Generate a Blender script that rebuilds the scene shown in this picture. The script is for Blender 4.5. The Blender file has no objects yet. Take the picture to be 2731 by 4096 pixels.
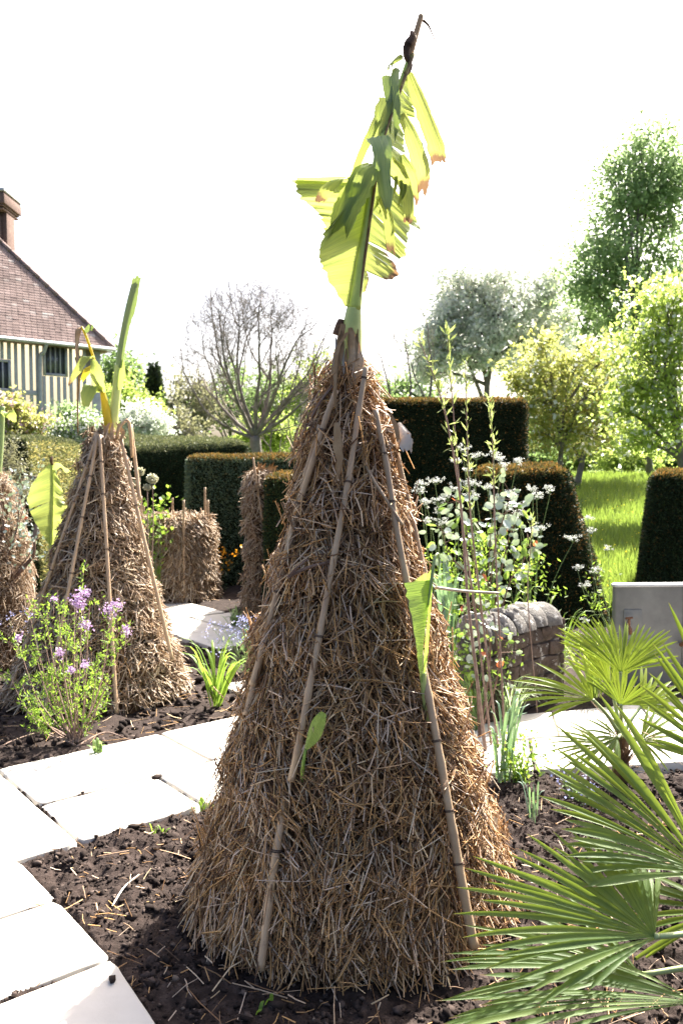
import bpy, math, random
import numpy as np
from mathutils import Vector, Matrix

random.seed(7)
rng = np.random.default_rng(11)
scene = bpy.context.scene
COL = scene.collection

# ------------------------------------------------------------------ camera, sky, sun, exposure
EYE = 1.6
PITCH = math.atan2(198.0, 3400.0)
FPX, CX0, CY0 = 3400.0, 1365.5, 2048.0
cam_data = bpy.data.cameras.new('camera')
cam = bpy.data.objects.new('camera', cam_data)
COL.objects.link(cam)
cam.location = (0, 0, EYE)
cam.rotation_euler = (math.pi / 2 - PITCH, 0, 0)
cam_data.sensor_fit = 'VERTICAL'
cam_data.sensor_height = 36.0
cam_data.sensor_width = 24.0
cam_data.lens = FPX / 4096.0 * 36.0
cam_data.clip_start = 0.05
cam_data.clip_end = 3000
cam_data.dof.use_dof = True
cam_data.dof.focus_distance = 2.75
cam_data.dof.aperture_fstop = 6.5
scene.camera = cam

SUN_AZ = math.radians(31)      # to the right of straight ahead
SUN_EL = math.radians(47)
world = bpy.data.worlds.new('World')
scene.world = world
world.use_nodes = True
wn = world.node_tree
for n_ in list(wn.nodes):
    wn.nodes.remove(n_)
sky = wn.nodes.new('ShaderNodeTexSky')
sky.sky_type = 'NISHITA'
sky.sun_disc = False
sky.sun_elevation = SUN_EL
sky.sun_rotation = SUN_AZ
sky.air_density = 0.75
sky.dust_density = 6.0
sky.ozone_density = 1.0
bgn = wn.nodes.new('ShaderNodeBackground')
bgn.inputs['Strength'].default_value = 0.085
won = wn.nodes.new('ShaderNodeOutputWorld')
wn.links.new(sky.outputs[0], bgn.inputs[0])
wn.links.new(bgn.outputs[0], won.inputs[0])

sun_data = bpy.data.lights.new('sun', 'SUN')
sun = bpy.data.objects.new('sun', sun_data)
COL.objects.link(sun)
sun_data.energy = 5.0
sun_data.angle = math.radians(0.53)
sun_data.color = (1.0, 0.95, 0.86)
sdir = Vector((math.sin(SUN_AZ) * math.cos(SUN_EL), math.cos(SUN_AZ) * math.cos(SUN_EL), math.sin(SUN_EL)))
sun.rotation_euler = sdir.to_track_quat('Z', 'Y').to_euler()
sun.location = (6, 12, 14)

scene.view_settings.view_transform = 'Standard'
scene.view_settings.look = 'None'
scene.view_settings.gamma = 1.0
scene.view_settings.use_curve_mapping = False
scene.view_settings.exposure = 2.38
scene.cycles.max_bounces = 7
scene.cycles.diffuse_bounces = 4
scene.cycles.transmission_bounces = 5
scene.cycles.transparent_max_bounces = 6
scene.cycles.use_denoising = True
scene.cycles.sample_clamp_indirect = 6.0

# ------------------------------------------------------------------ measuring helpers
_f = np.array([0, math.cos(PITCH), -math.sin(PITCH)])
_u = np.array([0, math.sin(PITCH), math.cos(PITCH)])
_r = np.array([1.0, 0, 0])
def _ray(px, py):
    return _f + _r * ((px - CX0) / FPX) - _u * ((py - CY0) / FPX)
def W(px, py, depth):
    """point seen at photo pixel (px, py) standing at forward distance depth (metres)"""
    d = _ray(px, py)
    return np.array([0, 0, EYE]) + d * (depth / d[1])
def G(px, py, z=0.0):
    """point on level ground (height z) seen at photo pixel"""
    d = _ray(px, py)
    return np.array([0, 0, EYE]) + d * ((z - EYE) / d[2])
AXA = np.array([math.sin(math.radians(50.8)), math.cos(math.radians(50.8))])
AXB = np.array([AXA[1], -AXA[0]])
def AB(a, b):
    return AXA * a + AXB * b

# ------------------------------------------------------------------ noise
def _hash(i, j, k):
    n = (i * 374761393 + j * 668265263 + k * 1274126177) & 0xFFFFFFFF
    n = ((n ^ (n >> 13)) * 1274126177) & 0xFFFFFFFF
    return ((n ^ (n >> 16)) & 0xFFFF) / 65535.0
def vnoise(x, y, z):
    xi, yi, zi = np.floor(x).astype(np.int64), np.floor(y).astype(np.int64), np.floor(z).astype(np.int64)
    fx, fy, fz = x - xi, y - yi, z - zi
    fx, fy, fz = [t * t * (3 - 2 * t) for t in (fx, fy, fz)]
    r = 0
    for a in (0, 1):
        for b in (0, 1):
            for c in (0, 1):
                r = r + _hash(xi + a, yi + b, zi + c) * (fx if a else 1 - fx) * (fy if b else 1 - fy) * (fz if c else 1 - fz)
    return r * 2 - 1
def fbm(x, y, z, octv=4, gain=.5):
    s, a, t = 0, 1.0, 0
    for o in range(octv):
        s = s + a * vnoise(x * 2 ** o + 17 * o, y * 2 ** o + 5 * o, z * 2 ** o)
        t += a; a *= gain
    return s / t

# ------------------------------------------------------------------ mesh builder
class MB:
    def __init__(s):
        s.V, s.Q, s.T, s.n = [], [], [], 0
        s.UV = None
    def add(s, v, q=None, t=None):
        v = np.asarray(v, float).reshape(-1, 3)
        if q is not None and len(q): s.Q.append(np.asarray(q, int) + s.n)
        if t is not None and len(t): s.T.append(np.asarray(t, int) + s.n)
        s.V.append(v); s.n += len(v)
    def box(s, c, size, ax=None):
        c = np.asarray(c, float); h = np.asarray(size, float) / 2
        ax = np.eye(3) if ax is None else np.asarray(ax, float)
        o = np.array([[x, y, z] for z in (-1, 1) for y in (-1, 1) for x in (-1, 1)]) * h
        s.add(c + o @ ax, [[0, 2, 3, 1], [4, 5, 7, 6], [0, 1, 5, 4], [2, 6, 7, 3], [0, 4, 6, 2], [1, 3, 7, 5]])
    def tube(s, pts, rad, sides=6, cap=True):
        pts = np.asarray(pts, float); m = len(pts)
        rad = np.broadcast_to(np.asarray(rad, float), (m,))
        tg = np.gradient(pts, axis=0)
        tg /= np.linalg.norm(tg, axis=1)[:, None] + 1e-9
        ref = np.array([0.31, 0.12, .94]) if abs(tg[0][2]) < .9 else np.array([.95, .2, .1])
        a = np.cross(tg, ref); a /= np.linalg.norm(a, axis=1)[:, None] + 1e-9
        b = np.cross(tg, a)
        th = np.arange(sides) * 2 * math.pi / sides
        v = pts[:, None] + rad[:, None, None] * (np.cos(th)[None, :, None] * a[:, None] + np.sin(th)[None, :, None] * b[:, None])
        q = []
        for i in range(m - 1):
            for j in range(sides):
                k = (j + 1) % sides
                q.append([i * sides + j, i * sides + k, (i + 1) * sides + k, (i + 1) * sides + j])
        v = v.reshape(-1, 3); t = []
        if cap:
            v = np.vstack([v, pts[0], pts[-1]]); e = len(v)
            for j in range(sides):
                k = (j + 1) % sides
                t.append([e - 2, k, j]); t.append([e - 1, (m - 1) * sides + j, (m - 1) * sides + k])
        s.add(v, q, t)
    def sticks(s, P0, P1, w, bend=None):
        """many thin three-sided stems, each with one bend in the middle"""
        P0, P1 = np.asarray(P0), np.asarray(P1); n = len(P0)
        w = np.broadcast_to(np.asarray(w, float), (n,))
        d = P1 - P0; L = np.linalg.norm(d, axis=1)[:, None] + 1e-9; d = d / L
        rf = rng.normal(size=(n, 3)); a = np.cross(d, rf); a /= np.linalg.norm(a, axis=1)[:, None] + 1e-9
        b = np.cross(d, a)
        mid = (P0 + P1) / 2
        if bend is not None: mid = mid + a * (np.asarray(bend)[:, None] * L)
        v = np.empty((n, 9, 3))
        for k in range(3):
            th = k * 2 * math.pi / 3
            off = (math.cos(th) * a + math.sin(th) * b) * w[:, None] / 2
            v[:, k] = P0 + off; v[:, 3 + k] = mid + off; v[:, 6 + k] = P1 + off * .8
        base = np.array([[0, 1, 4, 3], [1, 2, 5, 4], [2, 0, 3, 5], [3, 4, 7, 6], [4, 5, 8, 7], [5, 3, 6, 8]])
        if bend is None:
            base = np.array([[0, 1, 7, 6], [1, 2, 8, 7], [2, 0, 6, 8]])
        q = (base[None] + (np.arange(n) * 9)[:, None, None]).reshape(-1, 4)
        s.add(v, q)
    def leaves(s, C, D, N, L, Wd, fold=.15, wide=.5):
        """many small leaves, base at C, along D, facing N"""
        C, D, N = [np.asarray(x, float) for x in (C, D, N)]; n = len(C)
        L = np.broadcast_to(np.asarray(L, float), (n,))[:, None]
        Wd = np.broadcast_to(np.asarray(Wd, float), (n,))[:, None]
        D = D / (np.linalg.norm(D, axis=1)[:, None] + 1e-9)
        S = np.cross(D, N); S /= np.linalg.norm(S, axis=1)[:, None] + 1e-9
        N2 = np.cross(S, D)
        v = np.empty((n, 4, 3))
        v[:, 0] = C
        v[:, 1] = C + D * L * wide + S * Wd / 2 + N2 * Wd * fold
        v[:, 2] = C + D * L
        v[:, 3] = C + D * L * wide - S * Wd / 2 + N2 * Wd * fold
        q = (np.array([[0, 1, 2, 3]])[None] + (np.arange(n) * 4)[:, None, None]).reshape(-1, 4)
        s.add(v, q)
    def ribbon(s, pts, wid, side, fold=0.0, nrm=None):
        """strip with a raised or sunk middle"""
        pts = np.asarray(pts, float); m = len(pts)
        wid = np.broadcast_to(np.asarray(wid, float), (m,))[:, None]
        side = np.broadcast_to(np.asarray(side, float), (m, 3)).copy()
        tg = np.gradient(pts, axis=0); tg /= np.linalg.norm(tg, axis=1)[:, None] + 1e-9
        side -= tg * (side * tg).sum(1)[:, None]
        side /= np.linalg.norm(side, axis=1)[:, None] + 1e-9
        nn = np.cross(side, tg)
        v = np.empty((m, 3, 3))
        v[:, 0] = pts - side * wid / 2 + nn * wid * fold
        v[:, 1] = pts
        v[:, 2] = pts + side * wid / 2 + nn * wid * fold
        q = []
        for i in range(m - 1):
            for j in (0, 1):
                q.append([i * 3 + j, i * 3 + j + 1, i * 3 + j + 4, i * 3 + j + 3])
        s.add(v, q)
    def grid(s, P):
        P = np.asarray(P, float); a, b = P.shape[:2]
        i, j = np.meshgrid(np.arange(a - 1), np.arange(b - 1), indexing='ij')
        k = (i * b + j).ravel()
        s.add(P.reshape(-1, 3), np.stack([k, k + 1, k + b + 1, k + b], 1))
        return s
    def lathe(s, prof, c=(0, 0), sides=32, jitter=None):
        prof = np.asarray(prof, float); m = len(prof)
        th = np.arange(sides) * 2 * math.pi / sides
        R = prof[:, 0][:, None] * np.ones(sides)[None]
        if jitter is not None: R = R + jitter(prof[:, 1][:, None] + 0 * th[None], th[None] + 0 * R)
        v = np.stack([c[0] + R * np.sin(th), c[1] - R * np.cos(th), prof[:, 1][:, None] + 0 * R], -1)
        q = []
        for i in range(m - 1):
            for j in range(sides):
                k = (j + 1) % sides
                q.append([i * sides + j, i * sides + k, (i + 1) * sides + k, (i + 1) * sides + j])
        s.add(v, q)
    def build(s, name, mat, parent=None, smooth=False, bevel=0):
        V = np.vstack(s.V)
        if parent is not None:
            p = parent
            while p.parent is not None: p = p.parent
            V = V - np.array(p.location)
        me = bpy.data.meshes.new(name)
        Q = np.vstack(s.Q) if s.Q else np.zeros((0, 4), int)
        T = np.vstack(s.T) if s.T else np.zeros((0, 3), int)
        me.vertices.add(len(V)); me.vertices.foreach_set('co', V.astype(np.float32).ravel())
        me.loops.add(len(Q) * 4 + len(T) * 3)
        me.loops.foreach_set('vertex_index', np.concatenate([Q.ravel(), T.ravel()]).astype(np.int32))
        me.polygons.add(len(Q) + len(T))
        st = np.concatenate([np.arange(len(Q)) * 4, len(Q) * 4 + np.arange(len(T)) * 3]).astype(np.int32)
        me.polygons.foreach_set('loop_start', st)
        if smooth: me.polygons.foreach_set('use_smooth', np.ones(len(Q) + len(T), bool))
        if s.UV is not None:
            uvl = me.uv_layers.new(name='UVMap')
            vi = np.concatenate([Q.ravel(), T.ravel()])
            uvl.data.foreach_set('uv', np.asarray(s.UV, np.float32)[vi].ravel())
        me.update(calc_edges=True)
        me.validate()
        o = bpy.data.objects.new(name, me)
        COL.objects.link(o)
        if mat is not None: me.materials.append(mat)
        if parent is not None: o.parent = parent
        if bevel:
            bm = o.modifiers.new('bevel', 'BEVEL'); bm.width = bevel; bm.segments = 2; bm.limit_method = 'ANGLE'
        return o

def tag(o, label=None, cat=None, group=None, kind=None):
    if label: o['label'] = label
    if cat: o['category'] = cat
    if group: o['group'] = group
    if kind: o['kind'] = kind
    return o
def thing(name, label, cat, loc, group=None):
    o = bpy.data.objects.new(name, None)
    o.empty_display_size = .1
    COL.objects.link(o)
    o.location = tuple(float(x) for x in loc)
    return tag(o, label, cat, group)
def copy_part(o, parent, mat4=None):
    c = o.copy(); COL.objects.link(c); c.parent = parent
    if mat4 is not None: c.matrix_local = mat4
    return c
def smooth_path(pts, n):
    pts = np.asarray(pts, float); m = len(pts)
    t = np.linspace(0, m - 1, n)
    out = []
    for x in t:
        i = min(int(x), m - 2); u = x - i
        p0, p1, p2, p3 = pts[max(i - 1, 0)], pts[i], pts[i + 1], pts[min(i + 2, m - 1)]
        out.append(.5 * (2 * p1 + (p2 - p0) * u + (2 * p0 - 5 * p1 + 4 * p2 - p3) * u * u + (3 * p1 - p0 - 3 * p2 + p3) * u ** 3))
    return np.array(out)
def unit(n):
    v = rng.normal(size=(n, 3)); return v / np.linalg.norm(v, axis=1)[:, None]

# ------------------------------------------------------------------ materials
def new_mat(name):
    m = bpy.data.materials.new(name); m.use_nodes = True
    nt = m.node_tree
    for n in list(nt.nodes): nt.nodes.remove(n)
    out = nt.nodes.new('ShaderNodeOutputMaterial')
    return m, nt, out
def ramp(nt, stops, fac):
    r = nt.nodes.new('ShaderNodeValToRGB')
    while len(r.color_ramp.elements) > 1: r.color_ramp.elements.remove(r.color_ramp.elements[0])
    for i, (p, c) in enumerate(stops):
        e = r.color_ramp.elements[0] if i == 0 else r.color_ramp.elements.new(p)
        e.position = p; e.color = (*c, 1)
    nt.links.new(fac, r.inputs[0])
    return r.outputs[0]
def noise_out(nt, scale, detail=4, rough=.6, vec=None, coord='Object'):
    n = nt.nodes.new('ShaderNodeTexNoise')
    n.inputs['Scale'].default_value = scale; n.inputs['Detail'].default_value = detail; n.inputs['Roughness'].default_value = rough
    if vec is None:
        tc = nt.nodes.new('ShaderNodeTexCoord'); vec = tc.outputs[coord]
    nt.links.new(vec, n.inputs['Vector'])
    return n.outputs['Fac']
def mixc(nt, fac, a, b, mode='MIX'):
    m = nt.nodes.new('ShaderNodeMix'); m.data_type = 'RGBA'; m.blend_type = mode
    for sock, v in ((m.inputs[0], fac), (m.inputs[6], a), (m.inputs[7], b)):
        if isinstance(v, (int, float)): sock.default_value = v
        elif isinstance(v, tuple): sock.default_value = (*v, 1)
        else: nt.links.new(v, sock)
    return m.outputs[2]
def bump(nt, h, strength, dist=.01):
    b = nt.nodes.new('ShaderNodeBump'); b.inputs['Strength'].default_value = strength; b.inputs['Distance'].default_value = dist
    nt.links.new(h, b.inputs['Height']); return b.outputs[0]
def island(nt):
    return nt.nodes.new('ShaderNodeNewGeometry').outputs['Random Per Island']
def principled(nt, col, rough=.7, spec=.3, metal=0, normal=None):
    p = nt.nodes.new('ShaderNodeBsdfPrincipled')
    if isinstance(col, tuple): p.inputs['Base Color'].default_value = (*col, 1)
    else: nt.links.new(col, p.inputs['Base Color'])
    if isinstance(rough, (int, float)): p.inputs['Roughness'].default_value = rough
    else: nt.links.new(rough, p.inputs['Roughness'])
    p.inputs['Specular IOR Level'].default_value = spec
    p.inputs['Metallic'].default_value = metal
    if normal is not None: nt.links.new(normal, p.inputs['Normal'])
    return p
def mat_islands(name, stops, rough=.7, spec=.25, trans=0.0, tcol=None, noise=0, nscale=30, bumpy=0, per_object=False):
    m, nt, out = new_mat(name)
    c = ramp(nt, stops, nt.nodes.new('ShaderNodeObjectInfo').outputs['Random'] if per_object else island(nt))
    if noise:
        c = mixc(nt, noise, c, ramp(nt, [(.3, (.25, .25, .25)), (.75, (1.6, 1.6, 1.6))], noise_out(nt, nscale)), 'MULTIPLY')
    nm = bump(nt, noise_out(nt, nscale), bumpy) if bumpy else None
    p = principled(nt, c, rough, spec, normal=nm)
    if trans:
        t = nt.nodes.new('ShaderNodeBsdfTranslucent')
        if tcol is None: nt.links.new(c, t.inputs[0])
        else:
            nt.links.new(mixc(nt, .75, c, tcol), t.inputs[0])
        x = nt.nodes.new('ShaderNodeMixShader'); x.inputs[0].default_value = trans
        nt.links.new(p.outputs[0], x.inputs[1]); nt.links.new(t.outputs[0], x.inputs[2])
        nt.links.new(x.outputs[0], out.inputs[0])
    else:
        nt.links.new(p.outputs[0], out.inputs[0])
    return m
def mat_noise(name, stops, scale=8, detail=5, rough=.8, spec=.25, bs=0, bscale=None, bdist=.01, metal=0, second=None):
    m, nt, out = new_mat(name)
    f = noise_out(nt, scale, detail)
    c = ramp(nt, stops, f)
    if second:   # (scale, lo, hi, colour)
        c = mixc(nt, ramp(nt, [(second[1], (0, 0, 0)), (second[2], (1, 1, 1))], noise_out(nt, second[0], 6, .7)), c, second[3])
    nm = bump(nt, noise_out(nt, bscale or scale * 4, 6, .65), bs, bdist) if bs else None
    p = principled(nt, c, rough, spec, metal, nm)
    nt.links.new(p.outputs[0], out.inputs[0])
    return m

M = {}
M['straw'] = mat_islands('straw', [(0, (.07, .037, .02)), (.25, (.27, .15, .072)), (.55, (.58, .34, .135)), (.70, (.56, .375, .215)), (.87, (.64, .50, .39)), (1, (.84, .64, .38))], .5, .35, .2)
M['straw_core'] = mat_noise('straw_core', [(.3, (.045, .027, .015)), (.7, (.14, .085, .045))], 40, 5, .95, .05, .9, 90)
M['straw_far'] = mat_islands('straw_far', [(0, (.13, .085, .052)), (.3, (.34, .23, .135)), (.6, (.50, .36, .23)), (.8, (.56, .46, .36)), (1, (.70, .57, .40))], .55, .35, .25)
M['cane'] = mat_noise('cane', [(.25, (.30, .20, .125)), (.6, (.44, .31, .19)), (.85, (.50, .38, .27))], 9, 5, .45, .4, .15, 60, second=(30, .62, .75, (.17, .10, .06)))
M['twine'] = mat_noise('twine', [(.3, (.04, .025, .02)), (.7, (.12, .08, .06))], 60, 3, .9)
M['dry_leaf'] = mat_noise('dry_leaf', [(.2, (.26, .14, .06)), (.5, (.46, .29, .15)), (.85, (.60, .47, .33))], 7, 5, .7, .2, .5, 40)
M['pale_leaf'] = mat_noise('pale_leaf', [(.2, (.55, .47, .38)), (.8, (.70, .63, .54))], 12, 5, .7, .2, .4, 40)
M['char'] = mat_noise('char', [(.2, (.025, .015, .012)), (.6, (.10, .05, .025)), (.85, (.30, .2, .08))], 22, 4, .75, .3, .5, 50)
M['soil'] = mat_noise('soil', [(.2, (.015, .0108, .0092)), (.55, (.038, .027, .023)), (.8, (.078, .058, .050))], 26, 6, .95, .12, .8, 120, .01)
M['clod'] = mat_islands('clod', [(0, (.014, .010, .009)), (.6, (.036, .026, .022)), (.95, (.08, .06, .052)), (1, (.18, .14, .11))], .95, .1, 0, None, .5, 60)
M['stone_slab'] = mat_noise('stone_slab', [(.2, (.42, .39, .34)), (.5, (.52, .485, .43)), (.8, (.60, .565, .51))], 3.2, 8, .8, .25, .25, 40, .004, second=(4.5, .60, .78, (.36, .32, .25)))
M['bark'] = mat_noise('bark', [(.3, (.10, .085, .075)), (.7, (.24, .205, .18))], 6, 5, .9, .15, .6, 30)
M['bark_brown'] = mat_noise('bark_brown', [(.3, (.10, .06, .045)), (.7, (.24, .16, .12))], 20, 5, .85, .2, .4, 60)
M['twig'] = mat_noise('twig', [(.3, (.16, .10, .08)), (.7, (.33, .24, .19))], 20, 4, .8)

# ------------------------------------------------------------------ the setting: soil, paving, meadow
def quad_ab(a0, a1, b0, b1, gap=.0075):
    g = gap if b0 > -5 else .015
    return [AB(a0 + g, b0 + g), AB(a1 - g, b0 + g), AB(a1 - g, b1 - g), AB(a0 + g, b1 - g)]
SLABS = [quad_ab(*q) for q in (
    (1.36, 2.29, -4.515, -3.91), (2.29, 3.20, -4.515, -3.91), (1.36, 1.96, -3.91, -3.418), (1.96, 2.72, -3.91, -3.418),
    (2.72, 3.45, -3.91, -3.418), (.45, 1.36, -4.53, -3.41), (-.45, .45, -4.53, -3.41),
    (.42, 1.112, -3.41, -3.008), (.36, 1.112, -3.008, -2.536), (.30, 1.118, -2.52, -1.95), (.3, 1.10, -1.95, -1.4),
    (-.3, .42, -3.41, -2.9), (-.4, .36, -2.9, -2.2),
    (3.20, 3.95, -4.515, -3.91), (3.45, 4.1, -3.91, -3.40), (3.12, 3.9, -5.25, -4.515), (3.95, 4.6, -4.6, -3.91),
    (3.72, 4.65, -7.0, -6.25), (3.72, 4.3, -7.75, -7.0), (4.3, 4.85, -7.75, -7.0), (3.72, 4.75, -8.5, -7.75), (3.72, 4.75, -9.3, -8.5),
    (4.65, 5.3, -7.0, -6.25), (3.72, 4.75, -10.1, -9.3))]
SLABS[9] = [AB(.31, -2.513), AB(1.105, -2.513), AB(1.045, -1.957), AB(.31, -1.957)]
SLABS[10] = [AB(.31, -1.943), AB(1.035, -1.943), AB(1.02, -1.407), AB(.31, -1.407)]
def lerp2(p, q, t): return np.array(p) * (1 - t) + np.array(q) * t
_near0, _near1, _far0, _far1 = (.42, 4.26), (3.1, 4.62), (.55, 5.12), (3.3, 6.0)
_cuts = [0, .22, .45, .62, .83, 1.0]
for i in range(5):
    for j, (v0, v1) in enumerate(((0, .52), (.52, 1.0))):
        o = .07 * (j if 0 < i else 0)
        o1 = .07 * (j if i < 4 else 0)
        u0, u1 = _cuts[i] + o, _cuts[i + 1] + o1
        def pt(u, v): return lerp2(lerp2(_near0, _near1, u), lerp2(_far0, _far1, u), v)
        SLABS.append([pt(u0 + .003, v0 + .006), pt(u1 - .003, v0 + .006), pt(u1 - .003, v1 - .006), pt(u0 + .003, v1 - .006)])
def in_poly(X, Y, poly, pad=.0):
    poly = np.array(poly); c = poly.mean(0); poly = c + (poly - c) * (1 + pad)
    ar = 0
    for i in range(4):
        p, q = poly[i], poly[(i + 1) % 4]; ar += p[0] * q[1] - q[0] * p[1]
    sg = 1 if ar > 0 else -1
    ins = np.ones(X.shape, bool)
    for i in range(4):
        p, q = poly[i], poly[(i + 1) % 4]
        ins &= sg * ((q[0] - p[0]) * (Y - p[1]) - (q[1] - p[1]) * (X - p[0])) >= 0
    return ins
def soil_h(X, Y):
    z = .018 * fbm(X * 2.2, Y * 2.2, 0 * X, 3) + .034 * np.maximum(fbm(X * 12, Y * 12, 0 * X + 3, 4), -.3) + .017 * fbm(X * 40, Y * 40, 0 * X + 9, 3)
    m = np.zeros(X.shape, bool)
    for p in SLABS: m |= in_poly(X, Y, p, .0)
    return np.where(m, -.075, z - .020)
def soil_sheet(x0, x1, y0, y1, s):
    xs, ys = np.arange(x0, x1 + s, s), np.arange(y0, y1 + s, s)
    X, Y = np.meshgrid(xs, ys, indexing='ij')
    Z = soil_h(X, Y)
    far = np.clip((Y - 8.3) / .5, 0, 1) * np.clip((X - 2.2) / .5, 0, 1)
    Z = Z - far * .35
    Z = Z - np.clip((Y - 15) / 1.0, 0, 1) * 2.0
    return np.stack([X, Y, Z], -1)
ground = MB()
ground.grid(soil_sheet(-1.9, 2.1, 1.6, 4.3, .0108))
soil = ground.build('soil', M['soil'], smooth=True)
tag(soil, 'dark crumbly garden soil of the planting beds', kind='structure')
fg = MB(); fg.grid(soil_sheet(-9, 9, 4.3, 16, .075))
for (x0, x1) in ((-9, -1.9), (2.1, 9)): fg.grid(soil_sheet(x0, x1, 1.6, 4.3, .05))
soil2 = fg.build('soil', M['soil'], smooth=True)
tag(soil2, 'dark garden soil under the farther beds and hedges', kind='structure')

def meadow_h(X, Y):
    t = np.clip((Y - 8.6) / 22.0, 0, 1)
    h = -.06 + 1.12 * t ** 1.05 + .42 * np.clip((Y - 30) / 60, 0, 1)
    h = h + .05 * fbm(X * .35, Y * .35, 0 * X + 4, 3)
    garden = np.clip((2.4 - X) / .8, 0, 1) * np.clip((17 - Y) / 2, 0, 1)
    return h * (1 - garden) - .5 * garden
ys = np.concatenate([np.arange(6.5, 40, .4), np.geomspace(40, 150, 14)])
xs = np.concatenate([-np.geomspace(30, 110, 9)[::-1], np.arange(-29.5, 30, .5), np.geomspace(30, 110, 9)])
X, Y = np.meshgrid(xs, ys, indexing='ij')
md = MB(); md.grid(np.stack([X, Y, meadow_h(X, Y)], -1))
M['meadow'] = mat_noise('meadow', [(.3, (.055, .085, .018)), (.7, (.12, .17, .04))], 3, 6, .9, .1, .6, 30, .03)
tag(md.build('meadow', M['meadow'], smooth=True), 'long grass meadow rising behind the hedges', kind='structure')

path = bpy.data.objects.new('path', None); COL.objects.link(path)
tag(path, 'pale stone paving laid between the beds', kind='structure')
def build_slab(poly, k):
    poly = np.array(poly); c = poly.mean(0)
    pts = []
    for i in range(4):
        p, q = poly[i], poly[(i + 1) % 4]
        L = np.linalg.norm(q - p); m = max(6, int(L / .045))
        nrm = np.array([-(q - p)[1], (q - p)[0]]) / L
        for t in np.arange(m) / m:
            w = p * (1 - t) + q * t
            e = min(t, 1 - t) * L
            jit = .004 * float(fbm(np.array([w[0] * 9]), np.array([w[1] * 9]), np.array([k * 1.7 + i]), 3)[0])
            rnd = .012 * max(0, 1 - e / .03)
            pts.append(w + nrm * (jit + rnd) * (1 if np.dot(nrm, c - w) > 0 else -1))
    pts = np.array(pts); m = len(pts)
    z = .002 + .004 * math.sin(k * 2.3)
    mb = MB()
    def ring(shr, zz):
        d = c - pts; d /= np.linalg.norm(d, axis=1)[:, None]
        return np.column_stack([pts + d * shr, np.full(m, zz)])
    V = np.vstack([ring(0, -.07), ring(0, z - .006), ring(.003, z - .0015), ring(.010, z), [[c[0], c[1], z + .0005]]])
    q = [[r * m + j, r * m + (j + 1) % m, (r + 1) * m + (j + 1) % m, (r + 1) * m + j] for r in range(3) for j in range(m)]
    t = [[3 * m + j, 3 * m + (j + 1) % m, 4 * m] for j in range(m)]
    mb.add(V, q, t)
    return mb.build('slab', M['stone_slab'], path)
for k, p in enumerate(SLABS): build_slab(p, k)

# clods scattered over the near soil
ico = np.array([[0, 0, 1], [.894, 0, .447], [.276, .851, .447], [-.724, .526, .447], [-.724, -.526, .447], [.276, -.851, .447],
                [.724, .526, -.447], [-.276, .851, -.447], [-.894, 0, -.447], [-.276, -.851, -.447], [.724, -.526, -.447], [0, 0, -1]])
icf = np.array([[0, 1, 2], [0, 2, 3], [0, 3, 4], [0, 4, 5], [0, 5, 1], [1, 6, 2], [2, 7, 3], [3, 8, 4], [4, 9, 5], [5, 10, 1],
                [6, 7, 2], [7, 8, 3], [8, 9, 4], [9, 10, 5], [10, 6, 1], [11, 7, 6], [11, 8, 7], [11, 9, 8], [11, 10, 9], [11, 6, 10]])
def clods(mb, x, y, rad):
    n = len(x)
    ok = np.ones(n, bool)
    for p in SLABS: ok &= ~in_poly(x, y, p, .015)
    x, y, rad = x[ok], y[ok], rad[ok]; n = len(x)
    z = soil_h(x, y)
    v = ico[None] * (rad[:, None, None] * np.clip(1 + .42 * rng.normal(size=(n, 12, 1)), .35, 2)) * rng.uniform(.6, 1.3, (n, 1, 3)) * np.array([1, 1, .8])
    th = rng.uniform(0, 6.28, n); c, s = np.cos(th)[:, None], np.sin(th)[:, None]
    vx, vy = v[..., 0] * c - v[..., 1] * s, v[..., 0] * s + v[..., 1] * c
    v = np.stack([vx + x[:, None], vy + y[:, None], v[..., 2] + (z + rad * .25)[:, None]], -1)
    t = (icf[None] + (np.arange(n) * 12)[:, None, None]).reshape(-1, 3)
    mb.add(v, None, t)
mb = MB()
kc = 1700; gx, gy = rng.uniform(-1.5, 2.0, kc), rng.uniform(2.0, 4.5, kc); kk = rng.integers(0, kc, 17000); sp = rng.gamma(2.0, .006, kc)[kk]
clods(mb, gx[kk] + rng.normal(0, 1, 17000) * sp, gy[kk] + rng.normal(0, 1, 17000) * sp, rng.gamma(2.0, .0022, 17000) + .0024)
n = 17000; clods(mb, rng.uniform(-1.5, 2.0, n), rng.uniform(2.0, 4.5, n), np.minimum(rng.gamma(1.3, .0021, n) + .0016, .012))
n = 5000; clods(mb, rng.uniform(-3.2, 1.0, n), rng.uniform(4.3, 7.5, n), rng.gamma(2.0, .005, n) + .004)
tag(mb.build('soil_clods', M['clod']), 'crumbs and clods of dark soil on the beds', 'soil', kind='stuff')
def loose_straw(mb, x0, x1, y0, y1, n, lmax=.16, test=True):
    x, y = rng.uniform(x0, x1, n), rng.uniform(y0, y1, n)
    ok = np.ones(n, bool)
    if test:
        for p in SLABS: ok &= ~in_poly(x, y, p, .0)
    x, y = x[ok], y[ok]; n = len(x)
    th = rng.uniform(0, 6.28, n); L = rng.uniform(.03, lmax, n)
    z = soil_h(x, y) + .016
    P0 = np.stack([x, y, z], 1); P1 = P0 + np.stack([np.cos(th) * L, np.sin(th) * L, rng.normal(.006, .02, n)], 1)
    mb.sticks(P0, P1, rng.uniform(.0022, .005, n), rng.normal(0, .05, n))
mb = MB()
loose_straw(mb, -1.2, 1.4, 2.1, 3.9, 150); loose_straw(mb, -1.3, 1.6, 2.1, 4.0, 900, .045); loose_straw(mb, -.55, .8, 2.2, 2.75, 90, .2); loose_straw(mb, -2.6, -.6, 4.7, 5.7, 140)
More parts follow.
